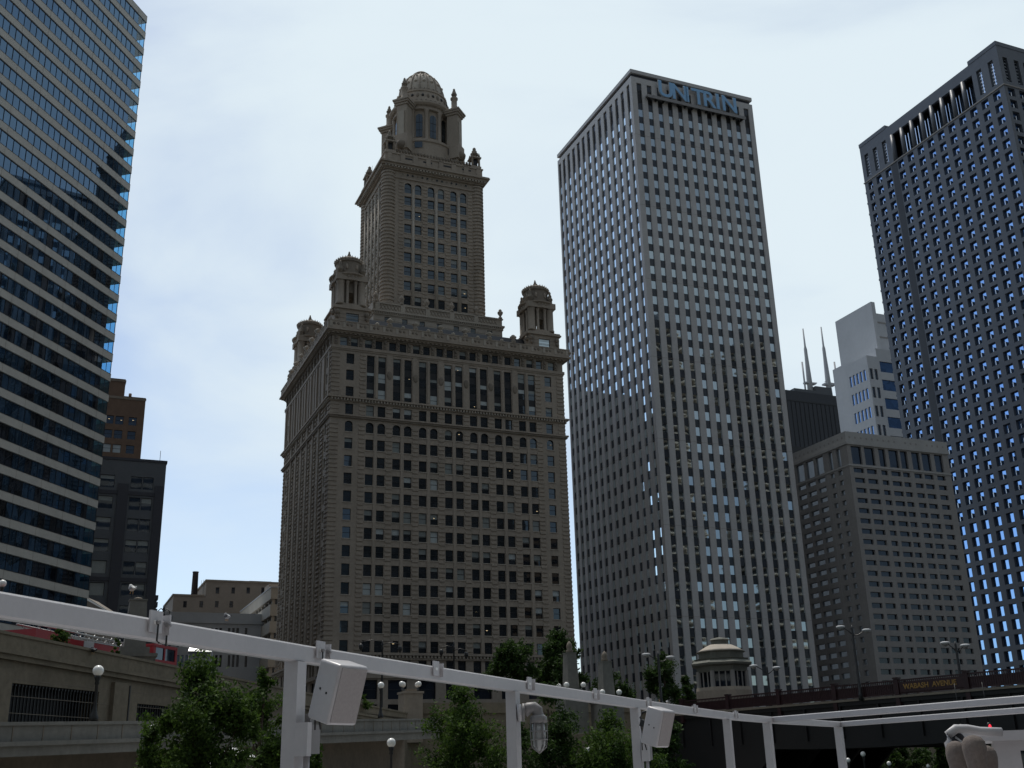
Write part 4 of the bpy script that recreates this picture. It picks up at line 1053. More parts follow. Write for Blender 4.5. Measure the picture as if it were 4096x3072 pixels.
def embank():
    # upper retaining wall of the street
    root = thing('upper_river_wall', 'stained stone retaining wall with dark grilled openings under the street parapet', 'wall', (W0.x, W0.y, -2.2), AL)
    zb = -2.2; zt = lambda u: 6.89 - .0222 * u
    def sl(mb, u0, u1, v0, v1, f0, f1, m):
        a = [(u0, v0, f0(u0)), (u1, v0, f0(u1)), (u1, v1, f0(u1)), (u0, v1, f0(u0))]; b = [(u0, v0, f1(u0)), (u1, v0, f1(u1)), (u1, v1, f1(u1)), (u0, v1, f1(u0))]
        mb.ring(a, b, m, False); mb.face(b, m); mb.face(a[::-1], m)
    m = MB(zb); sl(m, -60, 52, 0, .4, lambda u: zt(u) - .85, lambda u: zt(u) - .14, WALLST); sl(m, -60, 52, -.07, .47, lambda u: zt(u) - .14, zt, WALLST)
    x = -59
    while x < 51: sl(m, x, x + .035, -.004, -.001, lambda u: zt(u) - .85, lambda u: zt(u) - .14, STONE_D); x += 3.1
    m.build('parapet', root)
    m = MB(zb); sl(m, -60, 52, -.32, .4, lambda u: zt(u) - 1.05, lambda u: zt(u) - .85, WALLST); sl(m, -60, 52, -.2, .4, lambda u: zt(u) - 1.3, lambda u: zt(u) - 1.05, WALLST); sl(m, -60, 52, .004, .4, lambda u: 5.2, lambda u: zt(u) - 1.29, WALLST); m.build('moulding', root)
    m = MB(zb); ops = [(-24, -17.5, 2.6, 4.7), (-15.4, -8.8, 2.7, 4.7), (-6.8, .45, 2.6, 4.72), (4.25, 10.5, 2.6, 4.3), (13.5, 20, 2.6, 4.1)]
    wall(m, FRONT(), -60, 52, zb, 5.25, ops, 1.2, WALLST)
    for a, b, c, d in ops: m.face([(a, 1.19, c), (b, 1.19, c), (b, 1.19, d), (a, 1.19, d)], BLACK)  # black back sheets put the dark interior into the colour
    for u in (-16.4, -7.7, 2.3, 12): m.box(u - .75, u + .75, -.22, -.002, zb, 5.3, WALLST, 'k')
    m.box(2.95, 3.05, -.26, -.221, zb, 5.2, BLACK, 'k')
    z = .2
    while z < 5.2: m.box(-60, 52, -.012, -.002, z, z + .03, STONE_D, 'k'); z += .78
    m.build('wall_face', root)
    for a, b, c, d in ops:
        m = MB(zb); x = a + .05
        while x < b: m.box(x, x + .05, .15, .22, c, d - .12, BLACK); m.box(x - .03, x + .08, .12, .25, d - .12, d, BLACK); x += .26
        m.build('grille', root)
    # rising ramp parapet in front
    root = thing('ramp_parapet', 'low grey panelled parapet wall of a rising ramp along the river', 'wall', (R0.x, R0.y, -2.2), AL)
    rt = lambda u: 2.446 + .0395 * u; rlg = lambda u: 1.74 + .0365 * u; rb = lambda u: 1.2 + .0335 * u
    m = MB(zb); sl(m, -50, 47, 0, .45, rlg, lambda u: rt(u) - .13, RAMPST); sl(m, -50, 47, -.08, .53, lambda u: rt(u) - .13, rt, RAMPST)
    x = -49
    while x < 46: sl(m, x, x + .05, -.02, -.002, rlg, lambda u: rt(u) - .14, STONE_D); x += 1.75
    m.build('parapet', root)
    m = MB(zb); sl(m, -50, 47, -.2, .45, lambda u: rlg(u) - .16, rlg, RAMPST); sl(m, -50, 47, -.06, .45, rb, lambda u: rlg(u) - .16, RAMPST); m.build('ledge', root)
    m = MB(zb); sl(m, -50, 47, 3.2, 3.6, lambda u: zb, rb, STONE_D); sl(m, -50, 47, .4, 3.3, lambda u: rb(u) + .05, lambda u: rb(u) + .12, STONE_D)  # darker stone than the ramp, painting in the shade beneath it
    m.build('undercroft', root)
    o = MB(); pts = lambda u: (rl_(u, .45), rl_(u, 13.9))
    a, b = pts(-50), pts(47); o.face([(a[0].x, a[0].y, rt(-50) - 1.0), (b[0].x, b[0].y, rt(47) - 1.0), (b[1].x, b[1].y, rt(47) - 1.0), (a[1].x, a[1].y, rt(-50) - 1.0)], ASPH)
    o = o.build('ramp_road'); o['kind'] = 'structure'
    # plain bank walls toward and beyond the bridge
    m = MB(-4); pts = [wl_(52, .2), br_(-4, 0), br_(-4, 18), br_(-4, 18) + E0 * 300]
    for p, q in zip(pts, pts[1:]): m.face([(p.x, p.y, -2.2), (q.x, q.y, -2.2), (q.x, q.y, STREET), (p.x, p.y, STREET)], WALLST)
    for p, q in ((pts[0], pts[1]), (pts[2], pts[3])):
        n = (q - p).normalized(); m.obox(((p + q) / 2 + Vector((0, 0, STREET + .5))), n, Vector((-n.y, n.x, 0)), Vector((0, 0, 1)), (q - p).length / 2, .2, .5, WALLST)
    o = m.build('bank_wall'); o.location.z = -4; tag(o, 'plain stone quay wall behind the trees beside the iron bridge', 'wall')
embank()

# ------------------------------------------------------------------ iron bridge
def bridge():
    zb = -2.0
    root = thing('iron_bridge', 'dark maroon iron bridge with gold street-name lettering on its railing', 'bridge', (BA.x, BA.y, zb), BANG)
    m = MB(zb); m.box(-4, 78, .4, 17.6, 4.6, 5.1, DKSTEEL); m.build('deck', root)
    m = MB(zb); m.box(-4, 78, -.25, .4, 5.1, 5.28, STONE_D); m.box(-4, 78, -.12, .4, 4.75, 5.1, DKSTEEL); m.build('sidewalk_edge', root)
    zl = lambda u: 1.2 + .018 * (u - 22) + (0.0022 * (u - 26) ** 2 if u < 26 else 0) - (.9 if u < 14 else 0) * 0
    for v in (.1, 6.2, 12.2, 17.4):
        m = MB(zb)
        us = [-4 + 4.1 * k for k in range(21)]
        for a, b in zip(us, us[1:]):
            za, zb2 = min(zl(a), 3.2), min(zl(b), 3.2)
            if a < 9: za = -2
            if b < 9: zb2 = -2
            m.face([(a, v, za), (b, v, zb2), (b, v, 4.75), (a, v, 4.75)], DKSTEEL); m.face([(a, v + .3, za), (b, v + .3, zb2), (b, v + .3, 4.75), (a, v + .3, 4.75)], DKSTEEL)
            m.face([(a, v, za), (b, v, zb2), (b, v + .3, zb2), (a, v + .3, za)], DKSTEEL)
            if v < 1:
                m.box(b - .08, b + .08, -.12, .1, 2.0, 4.75, DKSTEEL)
        m.build('girder', root)
    for k in range(19):
        m = MB(zb); m.box(-1.2 + 4.1 * k, -.9 + 4.1 * k, .4, 17.4, 3.3, 4.6, DKSTEEL); m.build('cross_beam', root)
    for k in range(12):
        u = .3 + 6.65 * k; m = MB(zb); m.box(u - .2, u + .2, -.2, .2, 4.4, 6.62, MAROON); m.box(u - .26, u + .26, -.26, .26, 6.62, 6.74, MAROON); m.build('rail_post', root)
        m = MB(zb); a, b = u + .2, u + 6.45
        m.box(a, b, -.08, .08, 6.42, 6.54, MAROON); m.box(a, b, -.05, .05, 5.36, 5.46, MAROON); m.box(a, b, -.05, .05, 6.18, 6.24, MAROON); m.box(a, b, .0, .02, 5.46, 6.18, MAROON)
        x = a + .06
        while x < b: m.box(x, x + .07, -.04, -.001, 5.46, 6.42, MAROON, 'tb'); x += .2
        m.build('railing_panel', root)
    m = MB(zb); m.box(27.15, 33.35, -.09, -.041, 5.5, 6.35, MAROON); sg = m.build('name_board', root)
    me = text_mesh('WABASH  AVENUE', .58, .015, GOLD, .012)
    xs = [v.co.x for v in me.vertices]; w = max(xs) - min(xs)
    o = bpy.data.objects.new('lettering', me); C.objects.link(o); o.parent = sg
    o.matrix_local = Matrix.Translation((27.55, -.11, 5.74 - zb)) @ Matrix.Rotation(math.pi / 2, 4, 'X') @ Matrix.Diagonal((5.1 / w, 1, 1, 1))
    m = MB(zb)
    m.box(-4, 78, 17.9, 18.1, 5.1, 6.5, MAROON); m.build('railing_panel', root)
bridge()
def bridge_house():
    P = at(2890, 2700, 122); zb = 4.0
    root = thing('bridge_house', 'small octagonal stone bridge tender house with a stepped domed roof', 'building', (P.x, P.y, zb), A0 + .2)
    m = MB(zb); a8 = math.pi / 8
    m.lathe(0, 0, [(3.1, zb), (3.1, 7.5), (3.0, 7.85)], STONE, 8, False, a8); m.build('base', root)
    m = MB(zb); m.lathe(0, 0, [(2.55, 7.85), (2.55, 9.5)], G_D, 8, False, a8); m.build('window_band', root)
    for k in range(8):
        a = a8 + k * math.pi / 4; m = MB(zb); m.lathe(2.68 * math.cos(a), 2.68 * math.sin(a), [(.26, 7.8), (.24, 9.5)], CONC_W, 8, False); m.build('pier', root)
        b = a + math.pi / 8; m = MB(zb)
        for t in (-.33, .33): m.lathe(2.48 * math.cos(b) - math.sin(b) * t, 2.48 * math.sin(b) + math.cos(b) * t, [(.08, 7.85), (.08, 9.45)], CONC_W, 6, False)
        m.build('mullion', root)
    GST = mat('grey green weathered stone', (.13, .13, .11), .8, .2, 1.0, .2)
    m = MB(zb); m.lathe(0, 0, [(2.8, 9.4), (2.85, 9.95), (3.35, 10.1), (3.4, 10.3), (2.95, 10.62), (3.05, 10.75), (2.5, 10.8)], GST, 8, False, a8); m.build('cornice', root)
    m = MB(zb); m.lathe(0, 0, [(2.5, 10.75), (2.5, 11.45), (2.65, 11.5)], GST, 8, False, a8); m.build('attic', root)
    m = MB(zb); m.lathe(0, 0, [(2.62, 11.5), (2.2, 11.75), (1.6, 12.1), (1.15, 12.3)], STONE_L, 24); m.build('dome', root)
    m = MB(zb); m.lathe(0, 0, [(.95, 12.25), (.95, 12.75), (1.1, 12.78), (.9, 12.95), (.1, 13.1)], GST, 12, False); m.build('lantern', root)
bridge_house()

# ------------------------------------------------------------------ lamps and pylons
def globe_lamp(px, py, dist, zbase, label, r=.225, group='white globe lamps along the river', thin=1.0, P=None):
    P = P or at(px, py, dist); zg = P.z
    root = thing('globe_lamp', label, 'street lamp', (P.x, P.y, zbase), 0, group)
    m = MB(zbase); t = thin
    m.lathe(0, 0, [(.2 * t, zbase), (.2 * t, zbase + .12), (.13 * t, zbase + .3), (.075 * t, zbase + .6), (.065 * t, zg - r - .35), (.1 * t, zg - r - .3), (.08 * t, zg - r - .2), (.13 * t, zg - r - .06), (.13 * t, zg - r + .02)], BLACK, 10); m.build('post', root)
    m = MB(zbase); m.sphere((0, 0, zg), r, GLOBE, 18, 11); m.build('globe', root)
    return root
globe_lamp(393, 2683, 50, 2.45, 'white globe lamp on a black post standing on the left ramp parapet')
globe_lamp(1524, 2741, 78, 3.74, 'white globe lamp on a black post on the ramp parapet below the stone tower')
globe_lamp(1565, 2971, 58, -2.2, 'low white globe lamp on the river walk under the ramp parapet, centre')
globe_lamp(545, 2455, 73, 6.8, 'white globe lamp half hidden behind the boat rail beside the left obelisk')
globe_lamp(10, 2334, 72, 5.7, 'white globe lamp at the left edge just above the boat rail')
globe_lamp(612, 2925, 43, -2.2, 'dark globe lamp in front of the left tree')
globe_lamp(2350, 3003, 60, -2.2, 'small white globe lamp among the leaves of the centre right tree', .2)
globe_lamp(3392, 3041, 100, -2.2, 'white globe lamp under the bridge nearest to the boat post', .19)
globe_lamp(3452, 3016, 104, -2.2, 'white globe lamp under the bridge, highest of the four', .22)
globe_lamp(3556, 3054, 100, -2.2, 'white globe lamp under the bridge in front of the lit foliage', .18)
globe_lamp(3712, 3064, 100, -2.2, 'white globe lamp under the bridge at the bottom frame edge', .14)
def pylon(px, dist, ztop, zshaft, zglobe, zbase, label, globes=True, w=.55):
    P = at(px, 2700, dist)
    root = thing('obelisk_pylon', label, 'obelisk', (P.x, P.y, zbase), A0, 'stone obelisk pylons with globe lamps')
    zb = zbase; m = MB(zb)
    m.box(-w * 1.9, w * 1.9, -w * 1.9, w * 1.9, zb, zglobe - .9, RAMPST); m.box(-w * 2.05, w * 2.05, -w * 2.05, w * 2.05, zglobe - .9, zglobe - .7, RAMPST); m.box(-w * 1.35, w * 1.35, -w * 1.35, w * 1.35, zglobe - .7, zglobe - .3, RAMPST); m.build('pedestal', root)
    m = MB(zb); a = [(s * w, t * w, zglobe - .3) for s, t in ((-1, -1), (1, -1), (1, 1), (-1, 1))]; b = [(s * w * .78, t * w * .78, zshaft) for s, t in ((-1, -1), (1, -1), (1, 1), (-1, 1))]
    m.ring(a, b, RAMPST, False); m.face(b, RAMPST); m.box(-w * .85, w * .85, -w * .85, w * .85, zshaft, zshaft + .08, RAMPST); m.build('shaft', root)
    m = MB(zb); h = ztop - zshaft
    m.lathe(0, 0, [(w * .5, zshaft + .08), (w * .62, zshaft + h * .25), (w * .35, zshaft + h * .35), (w * .5, zshaft + h * .55), (w * .38, zshaft + h * .75), (w * .25, zshaft + h * .9), (.02, ztop)], STONE_D, 10); m.build('finial', root)
    if globes:
        for s, t in ((-1, -1), (1, -1), (-1, 1), (1, 1)):
            m = MB(zb); x, y = s * w * 1.45, t * w * 1.45
            m.sphere((x, y, zglobe), .24, GLOBE, 14, 9); g = m.build('globe', root); m = MB(zb); m.lathe(x, y, [(.07, zglobe - .75), (.06, zglobe - .3), (.14, zglobe - .2)], BLACK, 8); m.build('globe_stem', g)
    return root
pylon(2282, 98, 10.7, 9.63, 6.95, 3.0, 'grey stone obelisk with four globe lamps, the taller left one before the trees')
pylon(2422, 98, 9.75, 8.79, 6.25, 3.0, 'grey stone obelisk with four globe lamps, beside the bridge approach')
pylon(527, 71.5, 10.75, 10.5, 8.0, 6.7, 'grey stone obelisk on the upper wall at left with a gull on top', False, .62)
def pedestal_cluster():
    P = at(1642, 2800, 112); zb = 3.0
    root = thing('lamp_pedestal', 'stone pedestal at the wall end carrying four white globe lamps', 'lamp', (P.x, P.y, zb), A0)
    m = MB(zb); m.box(-.95, .95, -.95, .95, zb, 7.55, STONE); m.box(-1.05, 1.05, -1.05, 1.05, 7.55, 7.75, STONE); m.box(-.5, .5, -.5, .5, 7.75, 8.0, STONE_D); m.build('pedestal', root)
    for x, y in ((-1.0, -.3), (-.6, .5), (.75, -.3), (.9, .6)):
        m = MB(zb); m.tube([(0, 0, 7.9), (x * .6, y * .6, 7.75), (x, y, 7.95), (x, y, 8.2)], .07, SLATE, 6); m.build('arm', root)
        m = MB(zb); m.sphere((x, y, 8.48), .27, GLOBE, 14, 9); m.build('globe', root)
pedestal_cluster()
def street_light(top, heads, base_z, dist, label, r=.13):
    P = at(top[0], top[1], dist)
    root = thing('twin_arm_street_light', label, 'street light', (P.x, P.y, base_z), 0, 'twin arm street lights by the bridge')
    zb = base_z; m = MB(zb); m.lathe(0, 0, [(r * 1.7, zb), (r * 1.6, zb + .5), (r, zb + .7), (r * .75, P.z), (.02, P.z + .25)], BLACK, 10); m.build('pole', root)
    for hx, hy in heads:
        Q = at(hx, hy, dist) - P
        h = (Q.x, Q.y, P.z + Q.z)
        m = MB(zb); m.tube([(0, 0, P.z - .6), (Q.x * .4, Q.y * .4, h[2] - .35), (Q.x * .8, Q.y * .8, h[2] - .05), h], .045, BLACK, 6); m.build('arm', root)
        m = MB(zb); m.sphere(h, .34, PALE, 12, 6, 1.25, 1.0, .42); m.sphere((h[0], h[1], h[2] - .12), .24, GREYP, 10, 6, 1, 1, .7); m.build('lamp_head', root)
street_light((2632, 2618), ((2585, 2618), (2681, 2629)), 5.0, 105, 'twin arm street light in front of the trees left of the bridge house')
street_light((3408, 2512), ((3362, 2508), (3466, 2521)), 5.1, 103, 'tall twin arm street light on the bridge in front of the grey hotel')
street_light((3822, 2578), ((3780, 2572), (3860, 2582)), 5.1, 100, 'twin arm street light on the bridge right of the hotel')
street_light((3068, 2672), ((3015, 2664), (3106, 2671)), 5.1, 112, 'small twin arm street light beside the bridge house')
def lantern_light(top, arms, dist, base_z, label):
    P = at(top[0], top[1], dist); zb = base_z
    root = thing('lantern_street_light', label, 'street light', (P.x, P.y, zb), 0, 'black lantern street lights on the upper street')
    m = MB(zb); m.lathe(0, 0, [(.2, zb), (.18, zb + .7), (.12, zb + .9), (.085, P.z - .9), (.14, P.z - .8), (.07, P.z - .6), (.1, P.z - .3), (.02, P.z)], BLACK, 10); m.build('pole', root)
    for hx, hy in arms:
        Q = at(hx, hy, dist) - P; h = Vector((Q.x, Q.y, P.z + Q.z)); m = MB(zb)
        m.tube([(0, 0, h.z + .55), (h.x * .5, h.y * .5, h.z + .75), (h.x, h.y, h.z + .55), (h.x, h.y, h.z + .3)], .04, BLACK, 6); m.build('arm', root)
        m = MB(zb); m.lathe(h.x, h.y, [(.06, h.z + .4), (.2, h.z + .28), (.23, h.z + .1), (.2, h.z - .1), (.08, h.z - .3), (.03, h.z - .36)], BLACK, 8); m.build('lantern', root)
lantern_light((1530, 2562), ((1444, 2590), (1600, 2598)), 118, STREET, 'black lantern street light in front of the left half of the stone tower')
lantern_light((1815, 2563), ((1865, 2622), (1765, 2612)), 122, STREET, 'black lantern street light in front of the middle of the stone tower')
lantern_light((657, 2418), ((677, 2478), (630, 2475)), 84, STREET, 'black lantern street light behind the boat rail in front of the fire engine')

# ------------------------------------------------------------------ fire engine, awning, canopy
def fire_engine():
    u0, u1, v0, v1 = .2, 15.4, 4.2, 6.7; zb = STREET
    P = wl_((u0 + u1) / 2, (v0 + v1) / 2)
    root = thing('fire_engine', 'red ladder fire engine parked behind the upper wall', 'fire engine', (P.x, P.y, zb), AL)
    h = (u1 - u0) / 2; w = 1.25
    m = MB(); m.box(-h + .1, h - 3.3, -w, w, .7, 2.36, RED); m.box(-h, -h + 2.6, -w - .02, w + .02, .8, 2.6, RED); m.box(-h + .2, h - 3.4, -w - .01, -w + .3, 1.3, 1.36, WHITE); m.box(-h + 5.0, h - 5, -w - .02, w, 2.36, 2.42, CHROME); m.build('body', root)
    m = MB(); m.prism([(h - 3.1, -w), (h - .1, -w), (h - .1, w), (h - 3.1, w)], .7, 2.0, RED); m.box(h - 3.1, h - 2.8, -w, w, 2.0, 2.85, RED); m.box(h - .35, h - .1, -w, w, 2.0, 2.85, RED); m.box(h - 3.1, h - .1, -w, w, 2.78, 2.98, RED); m.box(h - 1.75, h - 1.6, -w, w, 2.0, 2.8, RED); cb = m.build('cab', root)
    m = MB(); m.box(h - 2.95, h - .2, -w + .06, w - .06, 1.95, 2.8, G_D); m.build('cab_window', cb)
    m = MB(); m.box(h - 1.9, h - 1.2, -.7, .7, 2.98, 3.12, GLOBE); m.build('light_bar', cb)
    m = MB(); m.box(-h + 4.5, -h + 5.5, -w - .03, -w + .4, .75, 2.4, WHITE); m.build('white_locker', root)
    m = MB()
    for y in (-.5, .5):
        for z in (2.25, 2.75): m.tube([(-h + .6, y, z + .25), (h - 3.3, y, z)], .05, CHROME, 6)
        x = -h + .8; k = 0
        while x < h - 3.6: 
            m.tube([(x, y, 2.48), (x + .45, y, 2.98 if k % 2 == 0 else 2.95)], .03, CHROME, 4); m.tube([(x + .45, y, 2.96), (x + .9, y, 2.46)], .03, CHROME, 4); x += .9; k += 1
    x = -h + .8
    while x < h - 3.5: m.tube([(x, -.5, 2.45), (x, .5, 2.45)], .03, CHROME, 4); x += .45
    m.build('ladder', root)
    for x in (-h + 1.6, -h + 3.0, h - 1.6):
        for y in (-w + .02, w - .32):
            m = MB(); m.tube([(x, y, .52), (x, y + .3, .52)], .52, BLACK, 18); wh = m.build('wheel', root); m = MB(); m.tube([(x, y - .01, .52), (x, y + .31, .52)], .26, CHROME, 12); m.build('rim', wh)
fire_engine()
def awning():
    P = at(800, 2600, 150)
    root = thing('white_awning', 'pale sloping white awning on posts below the light grey building', 'awning', (P.x, P.y, STREET), .2)
    m = MB(STREET); zt = at(800, 2578, 150).z; w = 1.45
    a = [(-w, 0, zt - .85), (w, 0, zt - 1.0), (w * .98, 1.2, zt - .1), (-w * .9, 1.2, zt)]; b = [(x, y, z + .06) for x, y, z in a]; m.ring(a, b, BLINDL, False); m.face(b, BLINDL); m.face(a, SLATE); m.build('canopy', root)
    m = MB(STREET); m.box(-w, w, .05, .2, zt - 1.15, zt - .9, SLATE); m.build('valance', root)
    for x in (-w + .1, w - .1):
        m = MB(STREET); m.tube([(x, .1, STREET), (x, .1, zt - .9)], .06, GREYP, 6); m.build('post', root)
    m = MB(STREET); m.box(-w, w, 1.0, 2.6, STREET, zt - .3, LGREY); m.build('booth', root)
awning()
def slanted_canopy():
    P = at(385, 2420, 120); root = thing('slanted_canopy', 'small slanted stone stair canopy with a pale edge by the banded tower foot', 'canopy', (P.x, P.y, STREET), 0)
    A, B, Cc = at(345, 2388, 120) - P, at(345, 2470, 120) - P, at(440, 2446, 120) - P
    m = MB(STREET); z0 = P.z
    for dy in (0,):
        f = [(A.x, 0, z0 + A.z), (Cc.x, 0, z0 + Cc.z), (Cc.x, 0, STREET), (A.x, 0, STREET)]; k = [(x, 3.0, z) for x, y, z in f]; m.ring(f, k, TAN, False); m.face(f, TAN); m.face(k, TAN)
    m.build('side_wall', root)
    m = MB(STREET); f = [(A.x, -.06, z0 + A.z - .3), (Cc.x, -.06, z0 + Cc.z - .12), (Cc.x, -.06, z0 + Cc.z), (A.x, -.06, z0 + A.z - .05)]; k = [(x, 0, z) for x, y, z in f]; m.ring(f, k, BLINDL, False); m.face(f, GLOBE); m.build('edge_trim', root)
slanted_canopy()
def parasols():
    for i, (px, py, lab) in enumerate(((860, 3052, 'white cafe parasol behind the left tree, left one'), (935, 3020, 'white cafe parasol behind the left tree, right one'))):
        P = at(px, py, 48); zb = -2.2; root = thing('white_parasol', lab, 'parasol', (P.x, P.y, zb), 0, 'white parasols on the river walk')
        m = MB(zb); m.lathe(0, 0, [(1.0, P.z - .15), (.55, P.z + .12), (.02, P.z + .3)], GLOBE, 8, False, cap=False); m.build('canopy', root)
        m = MB(zb); m.tube([(0, 0, zb), (0, 0, P.z + .35)], .03, GREYP, 6); m.build('pole', root)
parasols()

# ------------------------------------------------------------------ trees
def tree(px, ytop, dist, width, zbase, label, leaf, n, size, crown_frac=.72, lobes=16, group='trees along the river walk', seed=1, shrub=False):
    g = random.Random(seed); T = at(px, ytop, dist); H = T.z - zbase
    root = thing('shrub' if shrub else 'leafy_tree', label, 'shrub' if shrub else 'tree', (T.x, T.y, zbase), 0, group)
    m = MB(); rw = width / 2; rh = H * crown_frac / 2; zc = H - rh
    cl = []
    for i in range(lobes):
        while True:
            p = Vector((g.uniform(-1, 1), g.uniform(-1, 1), g.uniform(-1, 1)))
            if .25 < p.length < 1: break
        taper = 1 - .35 * max(0, p.z)
        cl.append((Vector((p.x * rw * .78 * taper, p.y * rw * .78 * taper, zc + p.z * rh * .8)), g.uniform(.26, .48) * min(rw, rh * 1.2)))
    cl.append((Vector((g.uniform(-.1, .1) * rw, 0, H - .22 * rh)), .3 * rw))
    if not shrub:
        r0 = max(.06, H * .022); pts = [Vector((0, 0, 0)), Vector((g.uniform(-.1, .1), g.uniform(-.1, .1), H * .25)), Vector((g.uniform(-.2, .2), 0, H * .5)), Vector((g.uniform(-.2, .2), 0, H * .8))]
        m.tube(pts, r0, BARK, 8, r0 * .35); tr = m.build('trunk', root)
        m = MB()
        for c, r in cl[:10]:
            b = pts[1].lerp(pts[2], g.random()); mid = b.lerp(c, .5) + Vector((0, 0, -.08 * H)); m.tube([b, mid, c], r0 * .35, BARK, 5, r0 * .1)
        m.build('limb', root)
    vs = []; fs = []
    per = int(n * 1.9) // len(cl)
    for c, r in cl:
        # each lobe is a handful of twigs carrying leaf sprays
        twigs = []
        for t in range(14):
            d = Vector((g.gauss(0, 1), g.gauss(0, 1), g.gauss(0.15, .9))).normalized(); twigs.append((d, r * g.uniform(.55, 1.25)))
        for k in range(per):
            d, L = g.choice(twigs); s = g.random() ** .6
            p = c + d * (L * s) + Vector((g.gauss(0, 1), g.gauss(0, 1), g.gauss(0, 1))) * (r * .17)
            nrm = Vector((g.gauss(0, .8), g.gauss(0, .8), g.gauss(.5, .7))).normalized()
            a = nrm.orthogonal().normalized(); a = Matrix.Rotation(g.uniform(0, 6.3), 3, nrm) @ a; b = nrm.cross(a)
            q = size * g.uniform(.6, 1.35); i = len(vs)
            vs += [p - a * q, p + b * q * .42 + a * q * .1, p + a * q, p - b * q * .42 + a * q * .1]; fs.append((i, i + 1, i + 2, i + 3))
    me = bpy.data.meshes.new('crown'); me.from_pydata([tuple(v) for v in vs], [], fs); me.materials.append(leaf); me.update()
    o = bpy.data.objects.new('crown', me); C.objects.link(o); o.parent = root
    return root
tree(800, 2632, 40, 4.7, -2.2, 'bright green leafy tree left of the big boat post', LEAF1, 11000, .085, .86, 22, seed=3)
tree(610, 2890, 38, 2.6, -2.2, 'low bushy green tree at the foot of the left globe lamp', LEAF1, 4500, .08, .9, 12, seed=12)
tree(1052, 2660, 46, 3.1, -2.2, 'green tree just left of the big boat post in front of the cream block', LEAF1, 5000, .085, .9, 14, seed=5)
tree(1255, 2970, 44, 1.4, -2.2, 'small green tree top showing right of the big boat post under the junction box', LEAF1, 2200, .08, .9, 8, seed=31)
tree(1860, 2742, 52, 4.6, -2.2, 'rounded green tree left of the boat post with the caged lamp', LEAF1, 8000, .09, .88, 18, seed=8)
tree(2190, 2730, 56, 4.6, -2.2, 'dark green tree behind the caged boat lamp', LEAF2, 6500, .095, .9, 16, seed=9)
tree(2440, 2840, 55, 5.4, -2.2, 'wide green tree below the rail beside the second speaker', LEAF1, 8500, .09, .92, 18, seed=10)
tree(2690, 2890, 57, 3.0, -2.2, 'low green tree right of the second speaker against the dark bridge', LEAF2, 4500, .09, .9, 10, seed=14)
tree(2040, 2560, 118, 6.5, STREET, 'dark street tree at the right corner of the stone tower, left one', LEAF2, 5000, .2, .85, 14, 'trees on the upper street', 15)
tree(2235, 2525, 122, 7.0, STREET, 'taller dark street tree behind the left obelisk', LEAF2, 6000, .2, .85, 16, 'trees on the upper street', 16)
tree(2440, 2690, 125, 5.5, STREET - 1, 'dark street tree behind the second obelisk', LEAF2, 3500, .2, .9, 12, 'trees on the upper street', 17)
tree(2650, 2618, 135, 6.0, STREET, 'thin dark street tree left of the bridge house', LEAF2, 3600, .19, .88, 12, 'trees on the upper street', 18)
tree(2745, 2700, 132, 3.6, STREET - 1, 'small dark tree touching the left side of the bridge house', LEAF2, 2200, .18, .9, 8, 'trees on the upper street', 19)
tree(3570, 2965, 128, 7.5, -3, 'dim green tree seen under the bridge, centre one', LEAF2, 4500, .2, .9, 12, 'trees beyond the bridge', 20)
tree(3760, 2955, 132, 7.0, -3, 'dim green tree seen under the bridge left of the white cabin', LEAF2, 4500, .2, .9, 12, 'trees beyond the bridge', 21)
tree(3240, 3020, 128, 5.0, -3, 'dim green tree top under the bridge, leftmost one', LEAF2, 3000, .2, .9, 9, 'trees beyond the bridge', 22)
tree(3960, 2975, 130, 5.0, -3, 'dim green tree under the bridge behind the white cabin', LEAF2, 3000, .2, .9, 9, 'trees beyond the bridge', 23)
tree(245, 2508, 66.5, 1.35, 6.3, 'round green shrub on the upper wall in front of the fire engine', LEAF1, 1500, .07, .98, 9, 'planted shrubs', 24, True)
tree(468, 2552, 68, .7, 6.5, 'small green shrub beside the left obelisk', LEAF1, 500, .06, .98, 5, 'planted shrubs', 25, True)
tree(1455, 2780, 100, 1.6, 5.2, 'small green shrub at the low end of the upper wall', LEAF1, 500, .09, .98, 6, 'planted shrubs', 26, True)

# ------------------------------------------------------------------ the tour boat we stand on
Zr = .9
def rz_(px, py, z=Zr):
    d = ray(px, py); return d * (z / d.z)
RAIL = [rz_(-500, 2281), rz_(0, 2370), rz_(549, 2467), rz_(1212, 2582), rz_(2030, 2715), rz_(2591, 2804), rz_(2940, 2853), rz_(3090, 2868), rz_(3362, 2887)]
def rail_at(px):
    """point of the rail top seen in direction px"""
    best = None
    for a, b in zip(RAIL, RAIL[1:]):
        for k in range(41):
            p = a.lerp(b, k / 40); q = proj(p)
            if q and (best is None or abs(q[0] - px) < best[0]): best = (abs(q[0] - px), p, (b - a).normalized())
    return best[1], best[2]
def beam(mb, a, b, w, h, m, c=.012):
    d = (b - a).normalized(); n = Vector((-d.y, d.x, 0)).normalized(); u = Vector((0, 0, 1))
    sec = [(-w / 2, -h + c), (-w / 2 + c, -h), (w / 2 - c, -h), (w / 2, -h + c), (w / 2, -c), (w / 2 - c, 0), (-w / 2 + c, 0), (-w / 2, -c)]
    A = [a + n * x + u * z for x, z in sec]; B = [b + n * x + u * z for x, z in sec]; mb.ring(A, B, m, False); mb.face(B, m); mb.face(A[::-1], m)
